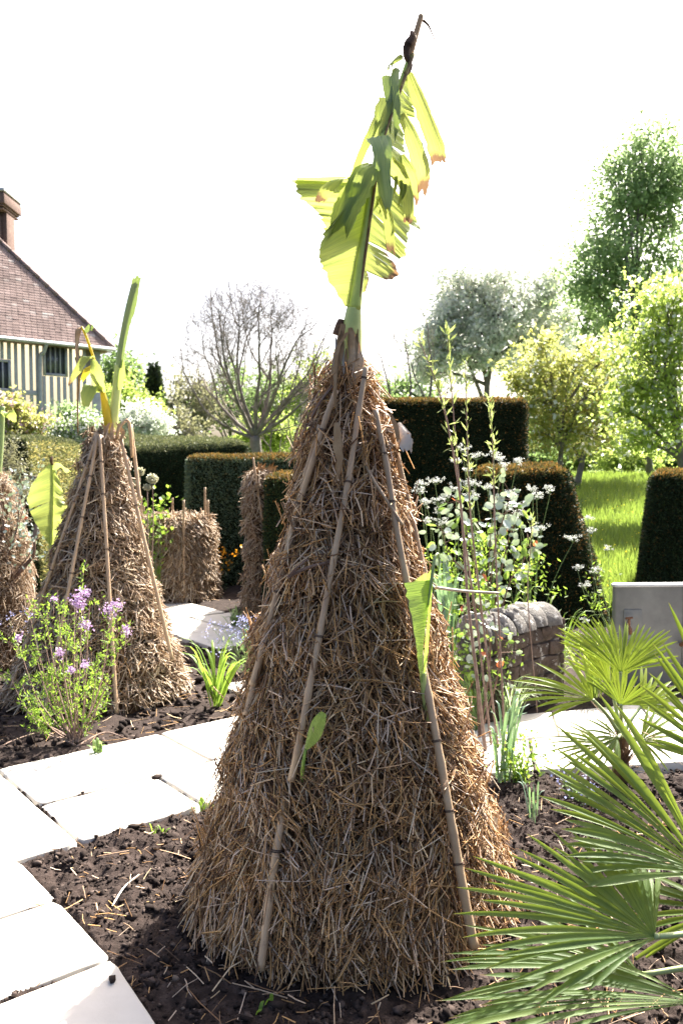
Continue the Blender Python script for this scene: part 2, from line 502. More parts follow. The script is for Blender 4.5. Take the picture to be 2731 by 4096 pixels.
loose_straw(mb, -2.5, -.8, 7.5, 10, 120)
tag(mb.build('straw_litter', M['straw']), 'stray straw stems dropped on the dark soil', 'straw', kind='stuff')

# ------------------------------------------------------------------ straw wigwams
def straw_layer(mb, cx, cy, prof, z0, z1, n, lmin, lmax, wmin, wmax, wild=.35, out=.12, thick=.03, arc=None, lump=.028):
    """straw laid over a turned profile: prof(z) gives the radius"""
    z = rng.uniform(z0, z1, n * 2); r = prof(z)
    keep = rng.uniform(0, r.max(), n * 2) < r; z = z[keep][:n]; n = len(z)
    th = rng.uniform(-math.pi, math.pi, n) if arc is None else rng.uniform(arc[0], arc[1], n)
    r = prof(z) + rng.uniform(-thick, thick * .6, n) + lump * fbm(th * 2.2 * np.maximum(prof(z), .1) / .3, z * 7, 0 * z + 5, 2)
    eps = .02
    sl = (prof(z + eps) - prof(z - eps)) / (2 * eps)
    rad = np.stack([np.sin(th), -np.cos(th), 0 * th], 1); tan = np.stack([np.cos(th), np.sin(th), 0 * th], 1)
    down = -(rad * sl[:, None] + np.array([0, 0, 1.0])); down /= np.linalg.norm(down, axis=1)[:, None]
    nrm = np.cross(tan, down); nrm *= np.sign((nrm * rad).sum(1))[:, None]
    loc = fbm(th * 2.5, z * 5.0, 0 * z + 2, 2) * .9
    ang = np.where(rng.uniform(size=n) < wild, rng.uniform(-1.57, 1.57, n), rng.normal(0, .42, n) + loc)
    d = down * np.cos(ang)[:, None] + tan * np.sin(ang)[:, None] + nrm * rng.normal(out, .15, n)[:, None]
    d /= np.linalg.norm(d, axis=1)[:, None]
    L = rng.uniform(lmin, lmax, n) ** 1.0
    P0 = np.array([cx, cy, 0]) + rad * r[:, None] + np.array([0, 0, 1.0]) * z[:, None] - d * (L * .5)[:, None]
    P1 = P0 + d * L[:, None]
    for P in (P0, P1): P[:, 2] = np.maximum(P[:, 2], -.012)
    mb.sticks(P0, P1, rng.uniform(wmin, wmax, n), rng.normal(0, .06, n))
def interp_prof(zs, rs, bump_amp=0.0, freq=14.0):
    def f(z):
        z = np.asarray(z, float)
        return np.interp(z, zs, rs) + bump_amp * (1 - ((z * freq) % 1.0)) 
    return f
def add_cane(parent, p0, p1, r0, r1, nodes, name='cane', mat='cane', ties=(), sides=10, sag=0.0):
    p0, p1 = np.asarray(p0), np.asarray(p1)
    m = nodes * 6 + 1
    t = np.linspace(0, 1, m)
    pts = p0[None] * (1 - t)[:, None] + p1[None] * t[:, None]
    pts[:, 0] += sag * np.sin(t * math.pi)
    rr = r0 * (1 - t) + r1 * t
    ph = (t * nodes) % 1.0
    rr = rr * (1 + .13 * np.exp(-((np.minimum(ph, 1 - ph)) / .035) ** 2) - .03 * np.exp(-((ph - .1) / .05) ** 2))
    mb = MB(); mb.tube(pts, rr, sides)
    cane = mb.build(name, M[mat], parent, smooth=True)
    L = np.linalg.norm(p1 - p0); ax = (p1 - p0) / L
    for tt in ties:
        c = p0 * (1 - tt) + p1 * tt
        a = np.cross(ax, [0.2, 1, .1]); a /= np.linalg.norm(a); b = np.cross(ax, a)
        R = (r0 * (1 - tt) + r1 * tt) * 1.16
        th = np.linspace(0, 4 * math.pi, 30)
        ring = c + R * (np.cos(th)[:, None] * a + np.sin(th)[:, None] * b) + ax * ((th / (4 * math.pi) - .5) * r0 * .9)[:, None]
        ring = np.vstack([ring, ring[-1] + a * .012 - ax * .006 + b * .008, ring[-1] + a * .02 - ax * .022 + b * .015])
        k = MB(); k.tube(ring, r0 * .17, 5); k.build('tie', M['twine'], cane)
    return cane

MX, MY = .040, 3.09
main_prof = interp_prof([-.05, .0, .10, .25, .49, .73, .97, 1.216, 1.46, 1.70, 1.82, 1.94, 1.99], [.553, .553, .533, .492, .434, .366, .292, .226, .17, .125, .094, .05, .012], .032, 4.3)
main = thing('straw_wigwam', 'tall straw-packed bamboo wigwam standing nearest, in the dark bed', 'wigwam', (MX, MY, 0), 'straw wigwams wrapped round tender plants')
mb = MB()
zz = np.concatenate([[-.06], np.linspace(0.0, 1.97, 60)])
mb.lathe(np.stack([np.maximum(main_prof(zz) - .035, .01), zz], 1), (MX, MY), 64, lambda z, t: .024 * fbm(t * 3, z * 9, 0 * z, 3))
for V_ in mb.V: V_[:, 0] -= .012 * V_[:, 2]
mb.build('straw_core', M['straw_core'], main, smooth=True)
mb = MB()
straw_layer(mb, MX, MY, main_prof, .01, 1.95, 15000, .05, .17, .003, .0064, .38, .12, .05, lump=.036)
straw_layer(mb, MX, MY, main_prof, .01, 1.95, 5500, .03, .10, .003, .006, .75, .32, .025)
straw_layer(mb, MX, MY, main_prof, .1, 1.85, 1100, .18, .34, .003, .0052, .3, .06, .02)
straw_layer(mb, MX, MY, main_prof, .15, 1.9, 2000, .05, .15, .003, .0055, .8, .75, .02, arc=(.7, 2.6))
straw_layer(mb, MX, MY, main_prof, .3, 1.9, 500, .05, .13, .003, .005, .7, .6, .02, arc=(-2.4, -.9))
straw_layer(mb, MX, MY, main_prof, .02, .35, 2600, .10, .24, .003, .0058, .12, .20, .03)
for V_ in mb.V: V_.reshape(-1, 3)[:, 0] -= .012 * V_.reshape(-1, 3)[:, 2]
tag(mb.build('straw', M['straw'], main), kind='stuff')
# the long single stems one can pick out, each its own part
M['straw_pale'] = mat_noise('straw_pale', [(.3, (.48, .38, .25)), (.7, (.62, .54, .42))], 3, 3, .5, .35)
M['straw_gold'] = mat_noise('straw_gold', [(.3, (.34, .21, .09)), (.7, (.50, .34, .16))], 3, 3, .5, .35)
stem_mb = MB(); stem_mb.sticks(np.array([[0, 0, -.5]]), np.array([[0, 0, .5]]), np.array([.034]), np.array([.03]))
proto_me = stem_mb.build('straw_stem', M['straw_gold']); proto_me.parent = main
protos = [proto_me.data]
for mt in ('straw_pale', 'straw'):
    me = proto_me.data.copy(); me.materials.clear(); me.materials.append(M[mt]); protos.append(me)
def stem_objects(parent, cx, cy, prof, z0, z1, n, arc, first=None, lmin=.12, lmax=.30):
    loc0 = Vector(parent.location)
    for i in range(n):
        z = random.uniform(z0, z1); 
        if random.random() * float(prof(z0)) > float(prof(z)): z = random.uniform(z0, (z0 + z1) / 2)
        th = random.uniform(*arc); r = float(prof(z)) + random.uniform(.004, .02)
        rad = Vector((math.sin(th), -math.cos(th), 0)); tan = Vector((math.cos(th), math.sin(th), 0))
        sl = float(prof(z + .05) - prof(z - .05)) / .1
        down = -(rad * sl + Vector((0, 0, 1))); down.normalize()
        a = random.gauss(0, .75); d = down * math.cos(a) + tan * math.sin(a) + rad * random.gauss(.06, .1); d.normalize()
        L = random.uniform(lmin, lmax)
        P = Vector((cx, cy, 0)) + rad * r + Vector((0, 0, max(z, L * .55)))
        o = first if (i == 0 and first is not None) else bpy.data.objects.new('straw_stem', random.choice(protos))
        if not (i == 0 and first is not None): COL.objects.link(o); o.parent = parent
        q = d.to_track_quat('Z', 'Y')
        o.matrix_local = Matrix.LocRotScale(P - loc0, q, Vector((.11 + random.random() * .05, .13, L)))
stem_objects(main, MX, MY, main_prof, .1, 1.8, 260, (-1.5, 1.7), proto_me)

# canes of the near wigwam
def surf(px, py, offs=.0):
    d = _ray(px, py); o = np.array([0, 0, EYE]); best = None
    for y in np.arange(MY - .8, MY + .3, .004):
        p = o + d * (y / d[1]); g = math.hypot(p[0] - MX, p[1] - MY) - (float(np.interp(max(p[2], 0), ZS_, RS_)) + offs)
        if g <= 0: return p
        if best is None or g < best[0]: best = (g, p)
    return best[1]
ZS_ = [0, .25, .49, .73, .97, 1.216, 1.46, 1.70, 1.94, 2.1]; RS_ = [.595, .525, .465, .40, .322, .255, .20, .16, .115, .10]
def cane_on(pix, r0, r1, nodes, ties=(), offs=None):
    offs = [.022] * len(pix) if offs is None else [f + .010 for f in offs]
    pts = np.array([surf(x, y, f) for (x, y), f in zip(pix, offs)])
    if pts[-1][2] < 0.02: pts[-1][2] = 0.0
    m_ = nodes * 6 + 1
    p = smooth_path(pts, m_); t = np.linspace(0, 1, m_)
    q = pts[0][None] * (1 - t)[:, None] + pts[-1][None] * t[:, None]
    p = .75 * p + .25 * q
    rr = r0 * (1 - t) + r1 * t; ph = (t * nodes) % 1.0
    rr = rr * (1 + .14 * np.exp(-((np.minimum(ph, 1 - ph)) / .04) ** 2))
    mb = MB(); mb.tube(p, rr, 10); cane = mb.build('cane', M['cane'], main, smooth=True)
    for tt in ties:
        i = int(tt * (m_ - 2)); c = p[i]; ax = p[i + 1] - p[i]; ax /= np.linalg.norm(ax)
        a = np.cross(ax, [0.2, 1, .1]); a /= np.linalg.norm(a); b = np.cross(ax, a); th = np.linspace(0, 4 * math.pi, 30)
        ring = c + rr[i] * 1.14 * (np.cos(th)[:, None] * a + np.sin(th)[:, None] * b) + ax * ((th / (4 * math.pi) - .5) * r0 * .9)[:, None]
        k = MB(); k.tube(np.vstack([ring, ring[-1] + a * .012 - ax * .006 + b * .008, ring[-1] + a * .02 - ax * .022 + b * .015]), r0 * .17, 5); k.build('tie', M['twine'], cane)
def C(pt, pb, d0, d1, r0, r1, nodes, ties, **k):
    return add_cane(main, W(pt[0], pt[1], d0), W(pb[0], pb[1], d1), r0, r1, nodes, ties=ties, **k)
cane_on([(1462, 1470), (1440, 1620), (1395, 1930), (1335, 2250), (1270, 2600), (1225, 2830), (1184, 3048), (1165, 3120)], .0092, .0130, 7, (.07, .30, .60), [.014, .014, .016, .016, .016, .016, .010, -.02])
cane_on([(1140, 3200), (1105, 3400), (1075, 3620), (1042, 3880)], .0130, .0135, 3, (.4,), [-.02, .012, .006, .012])
cane_on([(1500, 1640), (1545, 1850), (1580, 2080), (1620, 2300), (1670, 2560), (1715, 2787), (1765, 3060), (1815, 3350), (1855, 3580), (1895, 3790)], .0092, .0155, 9, (.1, .2, .4, .66, .76, .86), [.014] * 8 + [.02, .02])
cane_on([(1345, 1560), (1310, 1640), (1260, 1800), (1190, 2020), (1120, 2320), (1060, 2560), (1010, 2740)], .0095, .0130, 6, (.25, .5, .72))
cane_on([(1280, 1700), (1215, 1920), (1150, 2180), (1100, 2400), (1040, 2640), (985, 2860)], .009, .012, 6, (.3, .6), [.0] * 6)
cane_on([(1560, 1700), (1640, 2050), (1720, 2400)], .009, .012, 5, (), [-.01] * 3)
C((1445, 1430), (1440, 1500), MY - .05, MY - .06, .012, .012, 1, ())
C((1395, 1440), (1390, 1530), MY + .02, MY + .02, .013, .013, 1, ())
# leaning sticks and split bark pieces
def stick(parent, pts, r, mat='twig', name='stick', sides=6):
    mb = MB(); p = smooth_path(pts, max(6, len(pts) * 4)); mb.tube(p, np.linspace(r, r * .7, len(p)), sides)
    return mb.build(name, M[mat], parent, smooth=True)
stick(main, [W(1150, 2310, 2.80), W(1220, 2275, 2.82), W(1310, 2250, 2.835), W(1395, 2245, 2.84)], .0065, 'bark_brown', 'branch')
stick(main, [W(1160, 2300, 2.80), W(1190, 2270, 2.80), W(1230, 2235, 2.82)], .004, 'bark_brown', 'branch')
stick(main, [W(1425, 1770, 2.95), W(1480, 1900, 2.93), W(1545, 2000, 2.90), W(1610, 2100, 2.88)], .0075, 'cane', 'stick')
stick(main, [W(1395, 1480, 3.02), W(1300, 1580, 3.0), W(1245, 1670, 2.99)], .005, 'twig', 'stick')
stick(main, [W(1740, 2350, 3.05), W(1860, 2365, 3.07), W(1995, 2372, 3.1)], .0065, 'straw_pale', 'stick')
stick(main, [W(1420, 3050, 2.72), W(1412, 3200, 2.68), W(1408, 3300, 2.66)], .003, 'straw_gold', 'stick')

# ---- banana leaves ------------------------------------------------------------------------------------------------
def _half(nt, sock):
    q = nt.nodes.new('ShaderNodeMath'); q.operation = 'MULTIPLY'; q.inputs[1].default_value = .86
    nt.links.new(sock, q.inputs[0]); return q.outputs[0]
def mat_banana(name, stops, trans=.5, tcol=(.55, .62, .05), edge_brown=False):
    m, nt, out = new_mat(name)
    uv = nt.nodes.new('ShaderNodeUVMap')
    sep = nt.nodes.new('ShaderNodeSeparateXYZ'); nt.links.new(uv.outputs[0], sep.inputs[0])
    mp = nt.nodes.new('ShaderNodeMapping'); mp.inputs['Scale'].default_value = (1.0, 95, 1)
    nt.links.new(uv.outputs[0], mp.inputs[0])
    f = noise_out(nt, 1.0, 3, .6, vec=mp.outputs[0])
    c = ramp(nt, stops, f)
    c2 = mixc(nt, ramp(nt, [(.35, (0, 0, 0)), (.65, (1, 1, 1))], f), (tcol[0] * .7, tcol[1] * .75, tcol[2]), tcol)
    if edge_brown:
        g = nt.nodes.new('ShaderNodeMath'); g.operation = 'ADD'
        nz = noise_out(nt, 14, 4)
        mm = nt.nodes.new('ShaderNodeMath'); mm.operation = 'MULTIPLY'; mm.inputs[1].default_value = .42
        nt.links.new(nz, mm.inputs[0]); nt.links.new(mm.outputs[0], g.inputs[0]); nt.links.new(sep.outputs['X'], g.inputs[1])
        fb = ramp(nt, [(.86, (0, 0, 0)), (.95, (1, 1, 1))], _half(nt, g.outputs[0]))
        c = mixc(nt, fb, c, (.22, .13, .075)); c2 = mixc(nt, fb, c2, (.19, .11, .055))
    nm = bump(nt, f, .35, .01)
    p = principled(nt, c, .42, .4, normal=nm)
    t = nt.nodes.new('ShaderNodeBsdfTranslucent'); nt.links.new(c2, t.inputs[0]); nt.links.new(nm, t.inputs['Normal'])
    x = nt.nodes.new('ShaderNodeMixShader'); x.inputs[0].default_value = trans
    nt.links.new(p.outputs[0], x.inputs[1]); nt.links.new(t.outputs[0], x.inputs[2]); nt.links.new(x.outputs[0], out.inputs[0])
    return m
M['banana'] = mat_banana('banana', [(.3, (.17, .26, .07)), (.7, (.26, .35, .11))], .5, (.50, .56, .11))
M['banana_brown'] = mat_banana('banana_brown', [(.3, (.18, .26, .07)), (.7, (.27, .35, .11))], .5, (.50, .54, .11), True)
M['banana_grey'] = mat_banana('banana_grey', [(.3, (.24, .32, .12)), (.7, (.37, .43, .21))], .25, (.36, .46, .08))
M['banana_stalk'] = mat_noise('banana_stalk', [(.3, (.38, .45, .13)), (.7, (.50, .56, .20))], 12, 4, .45, .4)
M['banana_rib'] = mat_noise('banana_rib', [(.3, (.34, .44, .08)), (.7, (.50, .58, .14))], 12, 4, .45, .4)
M['rib_brown'] = mat_noise('rib_brown', [(.25, (.08, .045, .022)), (.5, (.19, .115, .045)), (.7, (.36, .30, .09))], 22, 5, .6, .3, .3, 50)
M['banana_yellow'] = mat_banana('banana_yellow', [(.3, (.42, .34, .03)), (.7, (.56, .45, .05))], .45, (.75, .6, .04))
def patch(parent, inner, outer, mat, nu=10, nv=24, curl=0.0, ripple=.008, name='leaf_blade', rag=0.0, seed=0, tears=None):
    """leaf panel between the midrib line (inner) and its outer edge; veins run across, the edge is torn into lobes"""
    A, B = smooth_path(inner, nv), smooth_path(outer, nv)
    U = np.linspace(0, 1, nu); P = np.empty((nv, nu, 3)); UV = np.empty((nv, nu, 2))
    ev = rng.uniform(-.5, .5, nv)
    for j in range(nv):
        d = B[j] - A[j]; L = np.linalg.norm(d)
        e = 1 + rag * math.sin(j * 2.3 + seed) * .5 + rag * 1.6 * ev[j]
        for i, u in enumerate(U):
            P[j, i] = A[j] + d * u * (e if i else 1)
            P[j, i, 1] += curl * math.sin(u * math.pi * .5) * L + ripple * math.sin(j * 1.9 + seed) * u + .05 * L * math.sin(j * .5 + seed) * u * u
            P[j, i, 2] -= abs(curl) * .25 * u * u * L - .02 * L * math.sin(j * .9 + seed * 2) * u
            UV[j, i] = (u, j / (nv - 1) * .8 + .13 * seed)
    if tears is None: tears = 2 if nv >= 28 else (1 if nv >= 18 else 0)
    cuts = sorted(set([0, nv - 1] + [int(nv * (k + 1) / (tears + 1) + rng.uniform(-2, 2)) for k in range(tears)]))
    mb = MB(); uvs = []
    for a, b in zip(cuts[:-1], cuts[1:]):
        Q = P[a:b + 1].copy(); L = np.linalg.norm(B[a] - A[a])
        dv = np.array([rng.normal(0, .02), rng.normal(0, .10), -abs(rng.normal(0, .05))]) * L * (tears > 0)
        Q += (U ** 2.5)[None, :, None] * dv
        if tears:   # the torn edges draw in towards the middle of the lobe
            m_ = Q.mean(0, keepdims=True); t_ = np.linspace(-1, 1, len(Q))[:, None, None]
            Q += (m_ - Q) * (.07 * np.abs(t_) ** 3) * (U ** 1.5)[None, :, None]
        mb.grid(Q); uvs.append(UV[a:b + 1].reshape(-1, 2))
    mb.UV = np.vstack(uvs)
    return mb.build(name, M[mat], parent, smooth=True)
def strip(parent, pts, wid, mat, face=(1, 0, 0), curl=.35, n=22, nu=9, name='leaf_strip', seed=0, ragged=.05):
    """a hanging torn strip of leaf, gently rolled and pleated along its length"""
    c = smooth_path(pts, n); w = np.interp(np.linspace(0, 1, n), np.linspace(0, 1, len(wid)), wid)
    tg = np.gradient(c, axis=0); tg /= np.linalg.norm(tg, axis=1)[:, None]
    s = np.broadcast_to(np.asarray(face, float), (n, 3)).copy(); s -= tg * (s * tg).sum(1)[:, None]; s /= np.linalg.norm(s, axis=1)[:, None]
    nn = np.cross(s, tg)
    P = np.empty((n, nu, 3)); UV = np.empty((n, nu, 2))
    L = np.linalg.norm(np.diff(c, axis=0), axis=1).sum()
    rg = rng.normal(0, 1, nu); rg = (rg + np.roll(rg, 1) + np.roll(rg, -1)) * ragged * .55 * min(L, .25)
    edge = rng.normal(0, .06, (n, 2))
    for j in range(n):
        u = j / (n - 1)
        tw = .5 * math.sin(u * 3.2 + seed * 2) * u
        cu = max(curl * (.55 + .45 * math.sin(u * 4 + seed)), .06)
        for i in range(nu):
            a = (i / (nu - 1) - .5) * 2
            e = 1 + (edge[j, 0] if i == 0 else (edge[j, 1] if i == nu - 1 else 0))
            ph = a * e * cu * 1.5 + tw
            R = w[j] / 2 / (cu * 1.5)
            P[j, i] = c[j] + s[j] * R * (math.sin(ph) - math.sin(tw)) + nn[j] * (R * (math.cos(tw) - math.cos(ph)) + (.0022 if i % 2 else -.0022))
            P[j, i] += tg[j] * rg[i] * max(0, (u - .75) / .25)
            UV[j, i] = (u, i / (nu - 1) * .12 + seed * .2)
    mb = MB(); mb.grid(P); mb.UV = UV.reshape(-1, 2)
    return mb.build(name, M[mat], parent, smooth=True)
def rod(parent, pts, rad, mat, name, n=24, sides=8):
    p = smooth_path(pts, n); r = np.interp(np.linspace(0, 1, n), np.linspace(0, 1, len(rad)), rad)
    mb = MB(); mb.tube(p, r, sides); return mb.build(name, M[mat], parent, smooth=True)

b1 = thing('banana_plant', 'tattered backlit banana leaf rising from the top of the nearest wigwam', 'banana plant', W(1410, 1480, MY))
D = MY
rod(b1, [W(1405, 1500, D), W(1408, 1330, D), W(1416, 1230, D - .01)], [.040, .037, .026], 'banana_stalk', 'stalk')
rib = [W(1416, 1240, D - .01), W(1434, 1100, D - .015), W(1455, 960, D - .02), W(1478, 800, D - .025), W(1500, 660, D - .03), W(1528, 540, D), W(1565, 430, D + .05), W(1608, 310, D + .10), W(1640, 220, D + .13)]
rod(b1, rib, [.026, .021, .017, .014, .011, .010, .009, .008, .008], 'banana_rib', 'midrib', 40)
def off(pts, dx, dd): return [p + np.array([dx, dd, 0]) for p in pts]
rod(b1, off(rib, .011, -.010), [.0085, .0078, .007, .006, .005, .004, .005, .006, .007], 'rib_brown', 'dead_midrib_edge', 40)
rod(b1, [W(1640, 225, D + .13), W(1662, 140, D + .15), W(1684, 62, D + .17)], [.010, .011, .010], 'dry_leaf', 'dry_tip')
rod(b1, [W(1618, 300, D + .10), W(1640, 268, D + .115), W(1626, 222, D + .12), W(1630, 180, D + .12), W(1650, 150, D + .13), W(1645, 128, D + .14)], [.009, .010, .013, .016, .015, .007], 'char', 'withered_sheath')
strip(b1, [W(1690, 80, D + .17), W(1712, 100, D + .17), W(1726, 130, D + .17), W(1738, 160, D + .16)], [.012, .010, .005, .003], 'dry_leaf', curl=.6)
# broad lower blade, left of the rib
patch(b1, [W(1418, 1235, D), W(1440, 1060, D - .01), W(1462, 900, D - .02), W(1482, 770, D - .02), W(1492, 700, D - .02)],
      [W(1380, 1225, D - .02), W(1300, 1090, D - .06), W(1279, 1000, D - .08), W(1302, 925, D - .10), W(1330, 900, D - .10)], 'banana', 9, 34, -.12, .006, rag=.05, tears=0)
patch(b1, [W(1452, 975, D - .02), W(1466, 880, D - .02), W(1478, 800, D - .025), W(1488, 740, D - .03)],
      [W(1305, 930, D + .01), W(1270, 850, D + .02), W(1190, 775, D + .04), W(1178, 722, D + .05)], 'banana', 10, 30, -.06, .007, rag=.05, seed=1, tears=0)
patch(b1, [W(1486, 760, D - .03), W(1494, 700, D - .03)], [W(1182, 735, D + .06), W(1190, 722, D + .06)], 'banana', 9, 6, .0, .004, rag=.02, seed=2)
# right of the rib
patch(b1, [W(1422, 1180, D), W(1432, 1110, D - .01), W(1440, 1060, D)], [W(1462, 1165, D + .02), W(1476, 1110, D + .03), W(1462, 1080, D + .02)], 'banana_brown', 6, 10, .05, .004, seed=3)
patch(b1, [W(1443, 1075, D), W(1452, 1000, D - .01), W(1458, 965, D - .01)], [W(1535, 1120, D + .05), W(1594, 1088, D + .09), W(1530, 985, D + .05)], 'banana_brown', 9, 20, .08, .006, rag=.04, seed=4)
patch(b1, [W(1458, 960, D - .01), W(1474, 850, D - .02), W(1490, 740, D - .03), W(1500, 680, D - .03)], [W(1600, 1018, D + .10), W(1626, 980, D + .11), W(1648, 850, D + .12), W(1640, 800, D + .12)], 'banana', 10, 34, .08, .007, rag=.05, seed=5)
patch(b1, [W(1497, 800, D + .02), W(1500, 760, D + .02)], [W(1690, 915, D + .20), W(1665, 850, D + .19)], 'banana', 8, 8, .1, .004, seed=6)
patch(b1, [W(1500, 700, D - .02), W(1512, 610, D), W(1535, 520, D + .02), W(1560, 440, D + .06)], [W(1640, 700, D + .06), W(1634, 660, D + .08), W(1622, 570, D + .10), W(1618, 520, D + .12)], 'banana', 9, 26, .10, .006, rag=.05, seed=7)
patch(b1, [W(1560, 450, D + .06), W(1590, 360, D + .09), W(1630, 260, D + .12)], [W(1655, 465, D + .13), W(1650, 420, D + .14), W(1640, 300, D + .14)], 'banana', 8, 20, .05, .005, seed=8)
# hanging torn strips
strip(b1, [W(1634, 290, D + .12), W(1668, 380, D + .10), W(1705, 470, D + .09), W(1742, 580, D + .08), W(1752, 640, D + .08)], [.030, .058, .068, .066, .05], 'banana_brown', seed=.2)
strip(b1, [W(1606, 455, D + .08), W(1640, 530, D + .06), W(1672, 630, D + .05), W(1690, 700, D + .05), W(1688, 765, D + .05)], [.03, .055, .060, .055, .035], 'banana_brown', seed=1.1)
strip(b1, [W(1602, 620, D + .09), W(1640, 680, D + .08), W(1660, 745, D + .08), W(1655, 800, D + .08)], [.03, .035, .038, .03], 'banana_brown', seed=1.7)
strip(b1, [W(1585, 270, D + .07), W(1575, 330, D + .03), W(1585, 430, D + .02), W(1585, 500, D + .02), W(1576, 565, D + .02)], [.030, .040, .030, .022, .004], 'banana_grey', seed=2.0, curl=.7)
strip(b1, [W(1545, 300, D + .05), W(1550, 360, D + .03), W(1558, 430, D + .02), W(1560, 535, D + .02)], [.040, .032, .022, .004], 'banana_grey', seed=2.5, curl=.6)
strip(b1, [W(1610, 232, D + .12), W(1585, 238, D + .07), W(1565, 252, D + .05), W(1560, 275, D + .05)], [.012, .045, .055, .04], 'banana', face=(0, 1, 0), curl=.3, seed=2.8)
strip(b1, [W(1545, 390, D + .03), W(1528, 450, D + .0), W(1520, 520, D - .01), W(1508, 590, D - .01)], [.05, .055, .045, .02], 'banana', seed=3.1)
strip(b1, [W(1530, 430, D + .04), W(1490, 520, D - .02), W(1440, 630, D - .05), W(1405, 730, D - .06), W(1392, 760, D - .06)], [.035, .030, .026, .024, .012], 'banana', seed=3.4, curl=.7)
strip(b1, [W(1510, 545, D - .04), W(1528, 600, D - .07), W(1532, 690, D - .075), W(1542, 770, D - .075), W(1548, 828, D - .075)], [.085, .070, .050, .055, .012], 'banana_grey', seed=4.0, curl=.45)
strip(b1, [W(1500, 660, D - .05), W(1462, 690, D - .08), W(1430, 760, D - .10), W(1400, 850, D - .11), W(1385, 935, D - .11)], [.07, .085, .095, .06, .004], 'banana', seed=4.4, curl=.35)
strip(b1, [W(1490, 690, D - .04), W(1440, 720, D - .08), W(1382, 800, D - .10), W(1350, 880, D - .11), W(1306, 955, D - .10)], [.05, .07, .075, .06, .004], 'banana', seed=4.9, curl=.3)
strip(b1, [W(1395, 715, D - .06), W(1350, 718, D - .09), W(1310, 755, D - .11), W(1278, 805, D - .11)], [.02, .05, .052, .03], 'banana_brown', seed=5.2, curl=.4)
strip(b1, [W(1520, 800, D - .06), W(1545, 850, D - .05), W(1558, 930, D - .05), W(1564, 1012, D - .05)], [.02, .035, .042, .03], 'banana_brown', seed=5.7, curl=.3)
strip(b1, [W(1540, 640, D - .02), W(1590, 690, D + .0), W(1628, 760, D + .02), W(1636, 850, D + .02), W(1625, 905, D + .02)], [.05, .06, .045, .045, .03], 'banana_brown', seed=6.1, curl=.4)
for k, (x0, y0, x1, y1) in enumerate(((1585, 700, 1566, 800), (1605, 720, 1590, 835), (1620, 735, 1606, 800), (1520, 770, 1496, 838), (1530, 790, 1518, 850))):
    strip(b1, [W(x0, y0, D + .01), W((x0 + x1) / 2 + 5, (y0 + y1) / 2, D), W(x1, y1, D)], [.012, .013, .004], 'banana', seed=7 + k)
# dry sheaths round the stalk foot
for k, (pts, w) in enumerate((([W(1372, 1295, D - .05), W(1362, 1360, D - .06), W(1350, 1440, D - .08), W(1335, 1530, D - .10)], [.018, .035, .04, .03]),
                  ([W(1400, 1310, D - .06), W(1412, 1370, D - .07), W(1420, 1450, D - .09), W(1410, 1540, D - .10)], [.02, .05, .055, .04]),
                  ([W(1390, 1330, D - .065), W(1350, 1400, D - .10), W(1340, 1550, D - .16), W(1345, 1640, D - .19)], [.012, .014, .012, .008]),
                  ([W(1425, 1390, D - .02), W(1432, 1440, D - .04), W(1440, 1500, D - .08)], [.02, .028, .02]))):
    strip(b1, pts, w, 'dry_leaf', curl=.9, seed=k * 1.3, name='dry_sheath')
rod(b1, [W(1352, 1340, D), W(1362, 1300, D), W(1366, 1278, D)], [.022, .018, .012], 'char', 'dead_stump')
strip(b1, [W(1345, 1690, D - .25), W(1352, 1780, D - .26), W(1358, 1850, D - .27), W(1350, 1920, D - .29)], [.02, .035, .022, .012], 'dry_leaf', curl=1.1, seed=3, name='dry_curl')
strip(b1, [W(1596, 1690, D - .06), W(1610, 1730, D - .09), W(1622, 1770, D - .10), W(1628, 1805, D - .10)], [.018, .046, .050, .034], 'pale_leaf', curl=.75, seed=2, name='dry_curl', ragged=.08)
strip(b1, [W(1560, 1650, D - .09), W(1580, 1700, D - .10), W(1592, 1760, D - .11)], [.012, .022, .012], 'dry_leaf', curl=1.0, seed=1, name='dry_curl')
for k in range(9):
    x = 1345 + 11 * k + random.uniform(-5, 5); y = random.uniform(1310, 1400)
    strip(b1, [W(x, y, D - .06), W(x + random.uniform(-8, 8), y + 70, D - .075), W(x + random.uniform(-25, 18), y + random.uniform(110, 190), D - .10)], [.004, random.uniform(.008, .018), .003], 'dry_leaf' if k % 3 else 'pale_leaf', curl=.9, seed=k, name='dry_sheath')

# shoots coming out of the side of the near wigwam
b2 = thing('banana_shoot', 'rolled green banana shoot poking from the right flank of the nearest wigwam', 'banana shoot', W(1700, 2900, 2.80))
M['shoot'] = mat_banana('shoot', [(.3, (.22, .34, .06)), (.7, (.36, .48, .12))], .4, (.5, .7, .1))
DD = 2.80
rod(b2, [W(1712, 2890, DD), W(1698, 2790, DD - .01), W(1690, 2690, DD - .02)], [.009, .010, .011], 'banana_stalk', 'stalk')
patch(b2, [W(1722, 2320, DD - .02), W(1712, 2430, DD - .03), W(1695, 2560, DD - .04), W(1690, 2650, DD - .03), W(1692, 2730, DD - .02)],
      [W(1618, 2325, DD - .05), W(1640, 2440, DD - .07), W(1660, 2560, DD - .07), W(1672, 2660, DD - .05), W(1682, 2730, DD - .03)], 'shoot', 8, 26, -.22, .003, seed=1, rag=.06, tears=0)
patch(b2, [W(1690, 2700, DD - .03), W(1700, 2560, DD - .04), W(1712, 2430, DD - .03), W(1705, 2300, DD - .01)],
      [W(1698, 2720, DD - .02), W(1712, 2600, DD - .05), W(1722, 2450, DD - .06), W(1735, 2270, DD - .03)], 'shoot', 6, 26, .20, .003, seed=2, tears=0)
